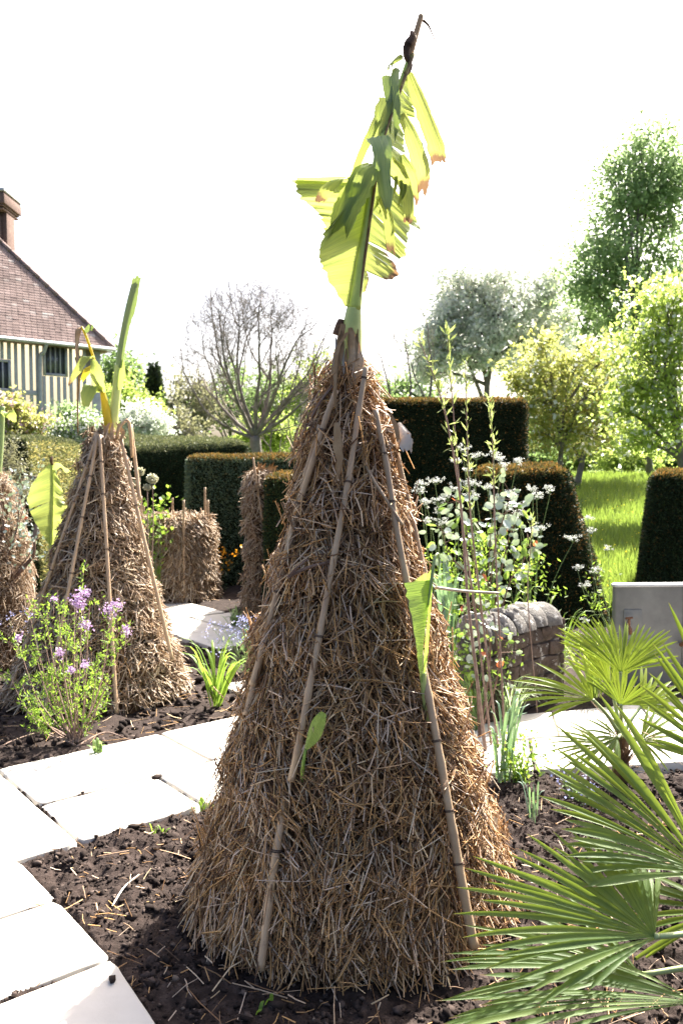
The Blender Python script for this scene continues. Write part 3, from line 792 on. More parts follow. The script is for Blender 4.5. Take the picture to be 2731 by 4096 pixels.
patch(b2, [W(1640, 2340, DD - .03), W(1660, 2320, DD), W(1690, 2300, DD + .01), W(1705, 2290, DD + .01)], [W(1690, 2500, DD - .01), W(1700, 2480, DD), W(1710, 2460, DD), W(1716, 2440, DD)], 'banana', 8, 14, .05, .003, seed=3)
rod(b2, [W(1712, 2420, DD - .03), W(1724, 2330, DD - .03), W(1736, 2240, DD - .02), W(1750, 2215, DD), W(1755, 2235, DD), W(1753, 2290, DD)], [.004, .006, .005, .004, .003, .002], 'banana_grey', 'leaf_tip')
b3 = thing('banana_shoot', 'small single green leaf poking from the lower front of the nearest wigwam', 'banana shoot', W(1205, 3110, 2.70))
DD = 2.66
patch(b3, [W(1222, 3000, DD), W(1250, 2925, DD - .02), W(1280, 2880, DD - .03), W(1294, 2850, DD - .03)], [W(1225, 3005, DD), W(1275, 2960, DD - .02), W(1300, 2900, DD - .03), W(1304, 2856, DD - .03)], 'shoot', 5, 12, .08, .001, seed=1)
patch(b3, [W(1222, 3000, DD), W(1250, 2925, DD - .02), W(1280, 2880, DD - .03), W(1294, 2850, DD - .03)], [W(1218, 2990, DD), W(1240, 2900, DD - .02), W(1265, 2860, DD - .03), W(1285, 2846, DD - .03)], 'shoot', 5, 12, .06, .001, seed=2)
rod(b3, [W(1208, 3125, DD + .06), W(1212, 3060, DD), W(1222, 2998, DD)], [.007, .006, .004], 'shoot', 'stalk')

# ---- second wigwam ------------------------------------------------------------------------------------------------
SX, SY = float(W(392, 2700, 5.9)[0]), 5.9
def heap(name, label, cx, cy, zs, rs, n, mat='straw_far', group='straw wigwams wrapped round tender plants', lmin=.05, lmax=.18, w=(.003, .007), wild=.45, out=.16, sides=40, cat='wigwam', amp=.03, lean=0.0):
    prof = interp_prof(zs, rs, amp, 4.5)
    t = thing(name, label, cat, (cx, cy, 0), group)
    z = np.linspace(-.06, zs[-1], 40); m = MB()
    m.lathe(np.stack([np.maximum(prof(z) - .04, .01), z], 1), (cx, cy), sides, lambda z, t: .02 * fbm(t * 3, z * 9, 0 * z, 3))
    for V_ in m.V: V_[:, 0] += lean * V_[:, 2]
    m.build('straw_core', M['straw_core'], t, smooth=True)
    m = MB(); straw_layer(m, cx, cy, prof, .01, zs[-1], n, lmin, lmax, w[0], w[1], wild, out, .035)
    for V_ in m.V: V_.reshape(-1, 3)[:, 0] += lean * V_.reshape(-1, 3)[:, 2]
    straw_layer(m, cx + lean * .9, cy, prof, .1, zs[-1], n // 7, lmin, lmax * .8, w[0] * .8, w[1] * .8, .8, .7, .02, arc=(.6, 2.6))
    tag(m.build('straw', M[mat], t), kind='stuff')
    return t, prof
w2, p2 = heap('straw_wigwam', 'straw wigwam with a tall rolled banana leaf behind the purple-flowered shrub', SX, SY,
              [0, .15, .5, .9, 1.3, 1.6, 1.75, 1.82], [.61, .54, .42, .295, .19, .125, .10, .055], 8500, lean=.035, w=(.005, .0115), wild=.55, out=.22)
stem_objects(w2, SX, SY, p2, .1, 1.5, 70, (-1.3, 1.6))
def C2(pt, pb, d0, d1, r0=.011, r1=.013, nodes=6, ties=(), par=None):
    return add_cane(par or w2, W(pt[0], pt[1], d0), W(pb[0], pb[1], d1), r0, r1, nodes, ties=ties, sides=8)
C2((392, 1735), (20, 2830), SY - .14, SY - .30, ties=(.1, .25, .5))
C2((400, 1740), (468, 2868), SY - .16, SY - .58, ties=(.1, .22, .42, .62, .8))
C2((392, 1745), (175, 2880), SY - .15, SY - .62, ties=(.15, .3, .5, .7))
C2((485, 1760), (690, 2640), SY - .08, SY - .25, ties=(.3,))
C2((525, 1700), (560, 2000), SY - .02, SY - .1, nodes=3)
b4 = thing('banana_plant', 'yellowing drooped leaf and rolled green leaf out of the second wigwam top', 'banana plant', W(440, 1730, SY))
rod(b4, [W(452, 1740, SY), W(456, 1676, SY), W(470, 1532, SY), W(478, 1460, SY)], [.034, .032, .030, .030], 'banana_stalk', 'stalk')
rod(b4, [W(474, 1500, SY), W(488, 1389, SY), W(516, 1245, SY), W(545, 1130, SY)], [.026, .026, .028, .028], 'banana_grey', 'rolled_leaf')
strip(b4, [W(482, 1470, SY - .03), W(500, 1330, SY - .03), W(525, 1230, SY - .03), W(549, 1105, SY - .03)], [.035, .055, .06, .055], 'banana_grey', curl=.8, seed=1)
strip(b4, [W(478, 1560, SY - .03), W(488, 1490, SY - .035), W(490, 1440, SY - .03)], [.03, .05, .02], 'banana', curl=.5, seed=2)
rod(b4, [W(441, 1735, SY - .03), W(425, 1640, SY - .03), W(411, 1565, SY - .03)], [.032, .028, .016], 'banana_yellow', 'stalk')
rod(b4, [W(413, 1572, SY - .03), W(395, 1500, SY - .05), W(378, 1440, SY - .05), W(345, 1343, SY - .04), W(328, 1308, SY - .02)], [.012, .011, .010, .009, .009], 'banana_yellow', 'midrib')
strip(b4, [W(405, 1560, SY - .05), W(372, 1545, SY - .10), W(350, 1580, SY - .13), W(345, 1628, SY - .14)], [.05, .10, .09, .04], 'banana', curl=.35, seed=3)
strip(b4, [W(400, 1570, SY - .04), W(395, 1520, SY - .08), W(385, 1480, SY - .09), W(372, 1440, SY - .08)], [.07, .10, .08, .04], 'banana', curl=.5, seed=4)
strip(b4, [W(375, 1430, SY - .05), W(345, 1430, SY - .09), W(310, 1480, SY - .12), W(275, 1540, SY - .13)], [.04, .075, .06, .01], 'banana_brown', curl=.3, seed=5)
strip(b4, [W(382, 1460, SY - .05), W(352, 1480, SY - .08), W(330, 1520, SY - .10)], [.04, .06, .02], 'banana_yellow', curl=.3, seed=5.5)
strip(b4, [W(330, 1310, SY - .02), W(312, 1325, SY - .04), W(308, 1400, SY - .05), W(318, 1500, SY - .05), W(312, 1600, SY - .05), W(313, 1735, SY - .05)], [.03, .05, .025, .02, .015, .006], 'dry_leaf', curl=.8, seed=6)
strip(b4, [W(340, 1330, SY - .04), W(362, 1310, SY - .04), W(372, 1320, SY - .04)], [.02, .05, .015], 'banana_grey', curl=.4, seed=7)
rod(b4, [W(470, 1750, SY - .1), W(480, 1710, SY - .1), W(510, 1680, SY - .1), W(522, 1720, SY - .1), W(530, 1830, SY - .12)], [.010, .010, .010, .013, .010], 'dry_leaf', 'bent_dry_stalk')
for k in range(5):
    x = 415 + k * 17
    strip(b4, [W(x, 1760, SY - .1), W(x + random.uniform(-12, 12), 1715 + 8 * k % 20, SY - .08), W(x + random.uniform(-22, 16), 1690, SY - .09)], [.02, .03, .01], 'dry_leaf', curl=.8, seed=k, name='dry_sheath')
b5 = thing('banana_shoot', 'broad bright green leaf beside the second wigwam with a burnt tip', 'banana shoot', W(205, 2250, 6.0))
DD = 6.0
rl = [W(205, 2195, DD), W(208, 2080, DD), W(211, 1950, DD), W(210, 1850, DD)]
rod(b5, [W(208, 2300, DD + .05), W(205, 2190, DD)], [.02, .012], 'dry_leaf', 'stalk')
rod(b5, rl, [.012, .009, .007, .005], 'banana_rib', 'midrib')
rod(b5, [W(210, 1860, DD), W(206, 1840, DD - .01), W(211, 1826, DD)], [.008, .012, .006], 'char', 'burnt_tip')
patch(b5, rl, [W(200, 2180, DD - .02), W(150, 2095, DD - .06), W(112, 1985, DD - .08), W(170, 1870, DD - .05)], 'banana', 9, 24, -.10, .01, seed=1)
patch(b5, rl, [W(212, 2190, DD - .02), W(262, 2060, DD + .02), W(255, 1980, DD + .04), W(225, 1880, DD + .02)], 'banana', 8, 24, .06, .02, rag=.15, seed=2)
strip(b5, [W(218, 1880, DD), W(240, 1862, DD - .04), W(262, 1880, DD - .05), W(282, 1885, DD - .05)], [.03, .09, .07, .02], 'banana', face=(0, -1, .3), curl=.2, seed=3)

# third wigwam at the very edge, with its own leaf
TX = float(W(-95, 2200, 6.9)[0])
w3, p3 = heap('straw_wigwam', 'straw wigwam cut off by the left picture edge', TX, 6.9, [0, .3, .8, 1.2, 1.5, 1.62], [.50, .46, .40, .34, .24, .08], 5000)
b6 = thing('banana_plant', 'upright green banana leaf at the left picture edge', 'banana plant', W(-10, 1850, 6.9))
rod(b6, [W(-10, 1900, 6.9), W(2, 1760, 6.9), W(10, 1625, 6.9)], [.035, .030, .022], 'banana_grey', 'rolled_leaf')
strip(b6, [W(12, 1660, 6.88), W(32, 1650, 6.86), W(52, 1668, 6.85), W(60, 1690, 6.85)], [.04, .09, .08, .03], 'banana', curl=.3, seed=1)

# straw drum and straw post by the far hedge
DX, DY = float(W(700, 2400, 10.1)[0]), 10.1
w4, p4 = heap('straw_drum', 'low round straw bundle staked with canes in front of the yew hedge', DX, DY, [0, .2, .6, .85, .95, 1.0], [.47, .46, .44, .44, .37, .02], 4400,
              'straw_far', None, .10, .34, (.008, .016), .18, .22, cat='straw bundle', amp=.03)
for (x, yt, yb, dd) in ((735, 2000, 2400, -.44), (820, 1950, 2200, .05), (832, 2000, 2260, -.1), (690, 1992, 2150, .3), (565, 1985, 2300, -.18), (575, 2020, 2300, -.25)):
    add_cane(w4, W(x, yt, DY + dd), W(x + 2, yb, DY + dd), .013, .014, 4, sides=8)
PX, PY = float(W(1035, 2450, 8.3)[0]), 8.3
w5, p5 = heap('straw_post', 'slim tall straw-wrapped post beside the small yew block', PX, PY, [0, .3, 1.0, 1.4, 1.48, 1.53], [.15, .135, .115, .125, .115, .03], 2200, 'straw_far', None, .06, .17, (.006, .011), .5, .42, cat='straw bundle', amp=.02)
add_cane(w5, W(1012, 1830, PY - .13), W(1050, 2080, PY - .14), .010, .012, 4, sides=8)
for k in range(7):
    strip(w5, [W(1020 + k * 13, 1910, PY - .05 + .02 * k), W(1018 + k * 14 + random.uniform(-6, 6), 1870, PY - .05 + .02 * k), W(1016 + k * 16, 1845 + random.uniform(0, 20), PY - .05)], [.015, .03, .006], 'dry_leaf', curl=.7, seed=k, name='dry_sheath')

# ------------------------------------------------------------------ yew hedges
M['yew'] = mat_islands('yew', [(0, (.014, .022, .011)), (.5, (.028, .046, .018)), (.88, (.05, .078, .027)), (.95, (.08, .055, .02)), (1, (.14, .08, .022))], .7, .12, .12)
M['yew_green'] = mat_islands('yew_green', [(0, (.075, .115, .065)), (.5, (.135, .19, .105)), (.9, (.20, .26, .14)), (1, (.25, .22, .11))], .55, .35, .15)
M['yew_sunlit'] = mat_islands('yew_sunlit', [(0, (.10, .12, .04)), (.5, (.22, .23, .09)), (.85, (.42, .38, .13)), (1, (.60, .48, .16))], .6, .3, .3)  # pale gold puts sunlight on one hedge side into the leaf colour
M['yew_rust_lit'] = mat_islands('yew_rust_lit', [(0, (.015, .024, .011)), (.65, (.032, .050, .018)), (.87, (.06, .055, .02)), (1, (.38, .19, .05))], .7, .12, .15)  # rusty tips; the brightest orange also paints in sunlit flecks
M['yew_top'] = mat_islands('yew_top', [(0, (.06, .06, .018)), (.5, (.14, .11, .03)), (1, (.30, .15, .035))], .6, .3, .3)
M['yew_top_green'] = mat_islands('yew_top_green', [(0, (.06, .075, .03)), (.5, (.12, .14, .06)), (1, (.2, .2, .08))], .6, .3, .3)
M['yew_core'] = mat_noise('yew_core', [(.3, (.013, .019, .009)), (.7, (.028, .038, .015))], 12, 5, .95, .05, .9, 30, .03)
def hedge(label, bot, top, z1, density, mat='yew', topmat='yew_top', z0=-.1, ls=.038, faces=(0, 1, 2, 3, 4), rnd=.05, wob=.03, shade_face=None):
    """clipped yew block: bot and top are four plan corners, counter-clockwise from the near left one"""
    bot, top = np.array(bot, float), np.array(top, float)
    z1 = np.broadcast_to(np.asarray(z1, float), (4,))
    c = bot.mean(0)
    t = thing('yew_hedge', label, 'hedge', (c[0], c[1], 0), 'clipped yew hedges and blocks')
    B = np.column_stack([bot, np.full(4, z0)]); T = np.column_stack([top, z1])
    quads = [(B[i], B[(i + 1) % 4], T[(i + 1) % 4], T[i]) for i in range(4)] + [(T[0], T[1], T[2], T[3])]
    core = MB()
    side, cap, other = MB(), MB(), MB()
    cen = np.vstack([B, T]).mean(0)
    for k, qd in enumerate(quads):
        a, b_, c_, d_ = qd
        nrm = np.cross(b_ - a, d_ - a); nrm /= np.linalg.norm(nrm)
        if np.dot(nrm, (a + c_) / 2 - cen) < 0: nrm = -nrm
        w_, h_ = np.linalg.norm(b_ - a), np.linalg.norm(d_ - a)
        nu, nv = max(3, int(w_ / .12)), max(3, int(h_ / .12))
        U, V = np.meshgrid(np.linspace(0, 1, nu), np.linspace(0, 1, nv), indexing='ij')
        def pos(U, V): return (1 - U)[..., None] * (1 - V)[..., None] * a + U[..., None] * (1 - V)[..., None] * b_ + U[..., None] * V[..., None] * c_ + (1 - U)[..., None] * V[..., None] * d_
        def shape(P, U, V, inset):
            du = np.minimum(U, 1 - U) * w_; dv = (1 - V) * h_ if k < 4 else np.minimum(V, 1 - V) * h_
            e = np.minimum(du, dv)
            ro = rnd * np.maximum(0, 1 - e / (2.2 * rnd)) ** 2
            nz = wob * fbm(P[..., 0] * 2.1, P[..., 1] * 2.1, P[..., 2] * 2.1, 3)
            to = cen - P; to /= np.linalg.norm(to, axis=-1)[..., None]
            return P + nrm * (nz - inset)[..., None] + to * ro[..., None]
        P = pos(U, V); core.grid(shape(P, U, V, .035 + 0 * U))
        if k not in faces: continue
        n = int(w_ * h_ * density)
        u, v = rng.uniform(0, 1, n), rng.uniform(0, 1, n)
        p = shape(pos(u, v), u, v, rng.uniform(-.012, .03, n))
        d = nrm + rng.normal(0, .65, (n, 3)); up = unit(n)
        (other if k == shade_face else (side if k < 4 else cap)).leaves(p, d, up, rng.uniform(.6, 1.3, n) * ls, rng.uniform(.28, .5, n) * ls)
        if k < 4:   # fringe of young growth along the upper edge
            n = int(w_ * 260)
            u = rng.uniform(0, 1, n); v = 1 - np.abs(rng.normal(0, .02, n))
            p = shape(pos(u, v), u, v, rng.uniform(-.01, .03, n))
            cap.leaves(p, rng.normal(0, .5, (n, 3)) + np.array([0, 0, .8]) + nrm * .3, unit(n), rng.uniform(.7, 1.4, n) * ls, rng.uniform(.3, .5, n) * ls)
    core.build('hedge_core', M['yew_core'], t, smooth=True)
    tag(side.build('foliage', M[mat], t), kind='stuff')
    if other.V: tag(other.build('foliage', M['yew'], t), kind='stuff')  # dark yew colours this face as if shaded
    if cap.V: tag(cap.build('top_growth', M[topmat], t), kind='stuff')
    return t
def PX2(px, d): 
    return ((px - CX0) / FPX * d, d)
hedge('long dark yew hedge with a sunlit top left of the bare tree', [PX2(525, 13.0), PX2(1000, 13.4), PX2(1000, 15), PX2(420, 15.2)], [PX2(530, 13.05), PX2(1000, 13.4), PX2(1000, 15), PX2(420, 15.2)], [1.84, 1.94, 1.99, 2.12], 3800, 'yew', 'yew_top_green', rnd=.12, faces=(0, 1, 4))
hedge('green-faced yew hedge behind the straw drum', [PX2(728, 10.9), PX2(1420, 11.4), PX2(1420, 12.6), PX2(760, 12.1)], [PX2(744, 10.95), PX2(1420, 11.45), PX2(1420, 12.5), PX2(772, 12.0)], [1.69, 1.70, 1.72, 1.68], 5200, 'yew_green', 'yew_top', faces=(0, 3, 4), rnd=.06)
hedge('small yew block next to the slim straw post', [PX2(1048, 7.7), PX2(1330, 7.9), PX2(1330, 10.3), PX2(1110, 10.3)], [PX2(1070, 7.75), PX2(1330, 7.95), PX2(1330, 10.2), PX2(1120, 10.2)], 1.48, 6500, 'yew', 'yew_top', faces=(0, 3, 4), ls=.032)  # back corners carried farther, out of sight, so the block shades the path
hedge('tapered yew block with one side coloured as sunlit left of the second wigwam', [(-5.2, 8.6), (-3.15, 9.0), (-3.05, 11.3), (-5.2, 11.4)], [(-5.2, 8.7), (-3.36, 9.1), (-3.42, 11.1), (-5.2, 11.2)], [1.86, 1.87, 1.87, 1.86], 5200, 'yew_sunlit', 'yew_top_green', faces=(1, 0, 4), shade_face=0)  # bright side and dark front: light and shade put into foliage colour
hedge('tall flat-topped yew block behind the cow parsley', [PX2(1500, 10.8), PX2(2100, 11.0), PX2(2096, 13.0), PX2(1500, 12.8)], [PX2(1500, 10.85), PX2(2098, 11.05), PX2(2094, 12.9), PX2(1500, 12.7)], [2.41, 2.42, 2.42, 2.41], 4600, 'yew_rust_lit', 'yew_top', faces=(0, 1, 4))
hedge('tapered rust- and sun-flecked yew block behind the curved stone wall', [PX2(1790, 8.3), PX2(2440, 8.5), PX2(2440, 10.2), PX2(1830, 10.0)], [PX2(1880, 8.55), PX2(2250, 8.7), PX2(2245, 9.9), PX2(1920, 9.7)], [1.51, 1.56, 1.58, 1.53], 6200, 'yew_rust_lit', 'yew_top', faces=(0, 1, 4), rnd=.07, wob=.06)
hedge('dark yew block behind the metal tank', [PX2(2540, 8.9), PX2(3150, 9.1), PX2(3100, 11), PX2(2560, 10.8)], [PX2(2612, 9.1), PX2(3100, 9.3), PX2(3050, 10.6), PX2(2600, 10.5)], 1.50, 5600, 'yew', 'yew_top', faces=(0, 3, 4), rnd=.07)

# ------------------------------------------------------------------ trees
def leaf_mat(name, stops, trans=.5, tcol=None, rough=.5):
    return mat_islands(name, stops, rough, .35, trans, tcol)
M['leaf_green'] = leaf_mat('leaf_green', [(0, (.07, .115, .05)), (.6, (.14, .21, .09)), (1, (.21, .30, .13))], .65, (.42, .56, .26))
M['leaf_mid'] = leaf_mat('leaf_mid', [(0, (.06, .10, .04)), (.6, (.11, .17, .06)), (1, (.17, .23, .09))], .55, (.26, .38, .12))
M['leaf_lime'] = leaf_mat('leaf_lime', [(0, (.10, .16, .03)), (.6, (.18, .27, .05)), (1, (.28, .36, .09))], .6, (.50, .62, .14))
M['leaf_yellow'] = leaf_mat('leaf_yellow', [(0, (.12, .17, .04)), (.6, (.22, .27, .07)), (.88, (.32, .30, .09)), (1, (.48, .22, .09))], .6, (.56, .58, .17))
M['leaf_silver'] = leaf_mat('leaf_silver', [(0, (.18, .23, .15)), (.5, (.34, .41, .30)), (1, (.50, .56, .46))], .65, (.66, .74, .58))
M['leaf_grey'] = leaf_mat('leaf_grey', [(0, (.10, .10, .06)), (.6, (.17, .17, .10)), (1, (.26, .24, .15))], .4, (.28, .28, .14))
M['leaf_dark'] = leaf_mat('leaf_dark', [(0, (.02, .035, .015)), (.7, (.045, .065, .03)), (1, (.07, .09, .04))], .2)
M['white_flower'] = leaf_mat('white_flower', [(0, (.66, .66, .60)), (1, (.82, .82, .78))], .5, (.80, .80, .74))
M['cream_flower'] = leaf_mat('cream_flower', [(0, (.40, .39, .24)), (1, (.58, .56, .40))], .35)
M['pink_flower'] = leaf_mat('pink_flower', [(0, (.62, .38, .45)), (1, (.75, .6, .62))], .35)
M['purple_flower'] = leaf_mat('purple_flower', [(0, (.38, .24, .44)), (1, (.58, .43, .62))], .3)
M['blue_flower'] = leaf_mat('blue_flower', [(0, (.32, .36, .70)), (1, (.55, .55, .82))], .3)
M['orange_flower'] = leaf_mat('orange_flower', [(0, (.75, .28, .02)), (1, (.85, .45, .03))], .3)
M['yellow_flower'] = leaf_mat('yellow_flower', [(0, (.75, .6, .03)), (1, (.85, .72, .06))], .3)
def limb(p0, p1, lift, n=7, wob=.06):
    p0, p1 = np.asarray(p0), np.asarray(p1); t = np.linspace(0, 1, n)[:, None]
    L = np.linalg.norm(p1 - p0)
    p = p0 * (1 - t) + p1 * t + np.array([0, 0, 1.0]) * (lift * L) * np.sin(t * math.pi)
    j = rng.normal(0, wob * L / n, (n, 3)); j[0] = 0
    return p + np.cumsum(j, 0) * .6
def leafy_tree(name, label, base, blobs, ls, mat, trunk=.15, per=70, clus=.35, group=None, cat='tree', flower=None, ffrac=0, bark='bark', stems=1, droop=0.0, trunk_top=None):
    """blobs: (x, y, z, rx, ry, rz, clusters); a leaf clump sits at each cluster, a limb runs to it"""
    t = thing(name, label, cat, base, group)
    base = np.asarray(base, float)
    wood = MB(); cl = []
    zc = np.mean([b[2] for b in blobs])
    top = np.array([np.mean([b[0] for b in blobs]), np.mean([b[1] for b in blobs]), (zc if trunk_top is None else trunk_top)])
    trunks = []
    for s_ in range(stems):
        o = rng.normal(0, .12 * (stems > 1), 3) * [1, 1, 0]
        p = limb(base + o * .5, top + o * min(6, 2.5 * blobs[0][3] / .12) * (stems > 1), .0, 8, .1)
        wood.tube(p, np.linspace(trunk, trunk * .35, 8), 7); trunks.append(p)
    for (x, y, z, rx, ry, rz, k) in blobs:
        u = unit(k); rr = rng.uniform(.1, 1.35, k) ** .8
        c = np.array([x, y, z]) + u * rr[:, None] * np.array([rx, ry, rz])
        cl.append(c)
        p = trunks[rng.integers(len(trunks))]
        hub = limb(p[rng.integers(3, 8)], (x, y, z), .08, 7); wood.tube(hub, np.linspace(trunk * .45, trunk * .16, 7), 6)
        for i in range(0, k, 2):
            st = hub[rng.integers(3, 7)]
            wood.tube(limb(st, c[i], .05, 5, .1), np.linspace(trunk * .14, trunk * .035, 5), 4, cap=False)
    cl = np.vstack(cl)
    wood.build('trunk', M[bark], t, smooth=True)
    n = len(cl) * per
    sc = rng.uniform(.55, 1.35, len(cl))
    tw_d = unit(len(cl) * 5).reshape(-1, 5, 3) * np.array([1, 1, .8]) + np.array([0, 0, .15])
    pick = rng.integers(0, 5, n); ci = np.repeat(np.arange(len(cl)), per)
    c = cl[ci] + tw_d[ci, pick] * (rng.uniform(0, 2.3, n) * sc[ci] * clus)[:, None] + rng.normal(0, .20, (n, 3)) * clus
    d = unit(n) + np.array([0, 0, -droop]); nn = unit(n) + np.array([0, 0, .5])
    isf = rng.uniform(size=n) < ffrac
    m = MB(); k = ~isf; m.leaves(c[k], d[k], nn[k], rng.uniform(.6, 1.3, k.sum()) * ls, rng.uniform(.4, .7, k.sum()) * ls)
    tag(m.build('crown', M[mat], t), kind='stuff')
    if ffrac:
        m = MB(); k = isf; m.leaves(c[k], d[k], nn[k], rng.uniform(.6, 1.2, k.sum()) * ls, rng.uniform(.7, 1.0, k.sum()) * ls)
        tag(m.build('blossom', M[flower], t), kind='stuff')
    return t
def mz(x, y): return float(meadow_h(np.array([x]), np.array([y]))[0])
def blob(px, py, d, rx, rz, k, ry=None):
    p = W(px, py, d); s = d / FPX
    return (p[0], p[1], p[2], rx * s, (ry or rx) * s * .8, rz * s, k)
def on_meadow(px, d):
    x = (px - CX0) / FPX * d; return (x, d, mz(x, d) - .05)

# tall green tree, upper right
d = 31
leafy_tree('tall_tree', 'tall airy green tree at the upper right, sky showing through', on_meadow(2600, d),
  [blob(2620, 640, d, 120, 120, 34), blob(2500, 800, d, 130, 150, 44), blob(2650, 900, d, 150, 170, 50), blob(2410, 1010, d, 100, 90, 30), blob(2500, 1100, d, 180, 130, 54), blob(2600, 760, d, 130, 130, 36),
   blob(2360, 1140, d, 80, 70, 20), blob(2680, 1200, d, 120, 150, 26), blob(2420, 1260, d, 140, 80, 22), blob(2560, 1330, d, 150, 90, 24), blob(2740, 700, d, 120, 150, 24), blob(2470, 660, d, 50, 60, 8), blob(2560, 560, d, 60, 60, 9), blob(2820, 1000, d, 140, 200, 26)],
  .18, 'leaf_green', .14, 54, .60, trunk_top=9.0, stems=2)
# white-blossomed silvery tree
d = 34
leafy_tree('blossom_tree', 'silvery white blossom tree above the tall yew block', on_meadow(1950, d),
  [blob(1900, 1175, d, 130, 100, 40), blob(2000, 1255, d, 170, 130, 60), blob(1830, 1315, d, 120, 120, 44), blob(2160, 1205, d, 90, 120, 36), blob(2190, 1115, d, 50, 80, 16), blob(2120, 1355, d, 150, 120, 46), blob(1760, 1425, d, 110, 80, 32), blob(1930, 1435, d, 170, 90, 50), blob(1830, 1135, d, 60, 60, 14), blob(2020, 1125, d, 70, 60, 16), blob(1700, 1495, d, 80, 60, 18), blob(2260, 1295, d, 60, 90, 18), blob(1720, 1355, d, 80, 90, 22), blob(1790, 1245, d, 70, 70, 18)],
  0.17, 'leaf_silver', .18, 56, .40, flower='white_flower', ffrac=.55)
# orchard tree with coppery tips
d = 22
leafy_tree('orchard_tree', 'small orchard tree with coppery young leaves between the yew blocks', on_meadow(2228, d),
  [blob(2150, 1480, d, 120, 80, 26), blob(2280, 1450, d, 110, 80, 22), blob(2200, 1600, d, 170, 110, 44), blob(2360, 1560, d, 120, 100, 28), blob(2110, 1640, d, 90, 80, 20), blob(2300, 1720, d, 180, 90, 40), blob(2160, 1760, d, 120, 70, 24), blob(2420, 1690, d, 100, 90, 22), blob(2170, 1370, d, 60, 50, 10), blob(2430, 1420, d, 70, 50, 12), blob(2060, 1540, d, 70, 60, 14), blob(2480, 1560, d, 90, 80, 18)],
  .125, 'leaf_yellow', .10, 36, .26, flower='white_flower', ffrac=.07, trunk_top=3.0)
d = 26
leafy_tree('orchard_tree', 'leafy orchard tree with a thin dark trunk behind the coppery one', on_meadow(2300, d),
  [blob(2240, 1700, d, 140, 80, 24), blob(2380, 1640, d, 140, 100, 28), blob(2470, 1760, d, 140, 70, 26), blob(2310, 1780, d, 110, 50, 16)],
  .13, 'leaf_lime', .12, 40, .28, trunk_top=2.6)
# bright lime tree at the right edge
d = 17
leafy_tree('leafy_tree', 'bright lime-green leafy tree filling the right edge', (on_meadow(2760, d)),
  [blob(2650, 1230, d, 120, 80, 26), blob(2600, 1400, d, 150, 100, 40), blob(2700, 1480, d, 160, 160, 50), blob(2560, 1560, d, 130, 90, 32), blob(2660, 1680, d, 160, 100, 40), blob(2580, 1770, d, 120, 50, 18), blob(2800, 1300, d, 140, 160, 36), blob(2490, 1640, d, 70, 50, 10), blob(2820, 1650, d, 150, 160, 30), blob(2700, 1180, d, 80, 50, 12)],
  .115, 'leaf_lime', .12, 34, .28, flower='white_flower', ffrac=.10, trunk_top=3.4)
# background trees
bgs = [(470, 1500, 48, 110, 90, 'leaf_mid', 'pale green tree beside the house corner'),
       (520, 1620, 42, 130, 90, 'leaf_lime', 'light green tree low behind the white-flowered shrub'),
       (760, 1620, 50, 150, 130, 'leaf_grey', 'greyish green tree left of the bare tree'),
       (930, 1600, 55, 160, 130, 'leaf_mid', 'soft green tree behind the bare tree trunk'),
       (1110, 1600, 52, 140, 120, 'leaf_mid', 'green tree seen through the bare tree boughs'),
       (1260, 1560, 50, 110, 130, 'leaf_lime', 'yellow-green tree just left of the near wigwam top'),
       (1080, 1740, 36, 130, 60, 'leaf_lime', 'sunlit yellow-green bush under the bare tree'),
       (680, 1730, 36, 130, 70, 'leaf_grey', 'grey-green thicket above the long yew hedge'),
       (1470, 1600, 48, 130, 110, 'leaf_mid', 'pale green tree just behind the near wigwam top'),
       (1640, 1580, 55, 100, 70, 'leaf_mid', 'distant low tree beside the bare sapling'),
       (2300, 1420, 48, 130, 110, 'leaf_mid', 'green tree between the blossom tree and the tall tree'),
       (2420, 1700, 60, 260, 120, 'leaf_mid', 'broad green tree far behind the orchard'),
       (2100, 1700, 60, 200, 130, 'leaf_mid', 'distant tree behind the coppery orchard tree'),
       (2700, 1720, 45, 220, 130, 'leaf_green', 'dark green tree far behind the lime tree'),
       (2330, 1290, 46, 150, 130, 'leaf_mid', 'soft green tree filling the gap left of the tall tree'),
       (2500, 1440, 42, 170, 150, 'leaf_lime', 'light green tree behind the lime tree and the orchard'),
       (2260, 1560, 48, 160, 130, 'leaf_green', 'mid green tree behind the coppery orchard tree crown'),
       (2130, 1820, 34, 110, 60, 'leaf_mid', 'low green bush at the foot of the coppery orchard tree'),
       (2330, 1820, 40, 130, 50, 'leaf_lime', 'low sunlit bush behind the two orchard trunks'),
       (2520, 1815, 36, 130, 55, 'leaf_lime', 'low bright bush at the meadow edge by the right block'),
       (2700, 1820, 38, 130, 60, 'leaf_mid', 'low bush behind the dark right-hand yew block')]
for (px, py, d, rx, rz, mt, lb) in bgs:
    bl = [blob(px + rx * ox, py + rz * oz, d, rx * .5, rz * .5, 14) for ox, oz in ((-.5, .1), (.45, .05), (0, -.45), (-.1, .4), (.35, .5), (-.55, .55))]
    leafy_tree('background_tree', lb, on_meadow(px, d), bl, .26 * d / 50, mt, .18, 40, .5 * d / 50, 'trees beyond the garden', trunk_top=2.5)
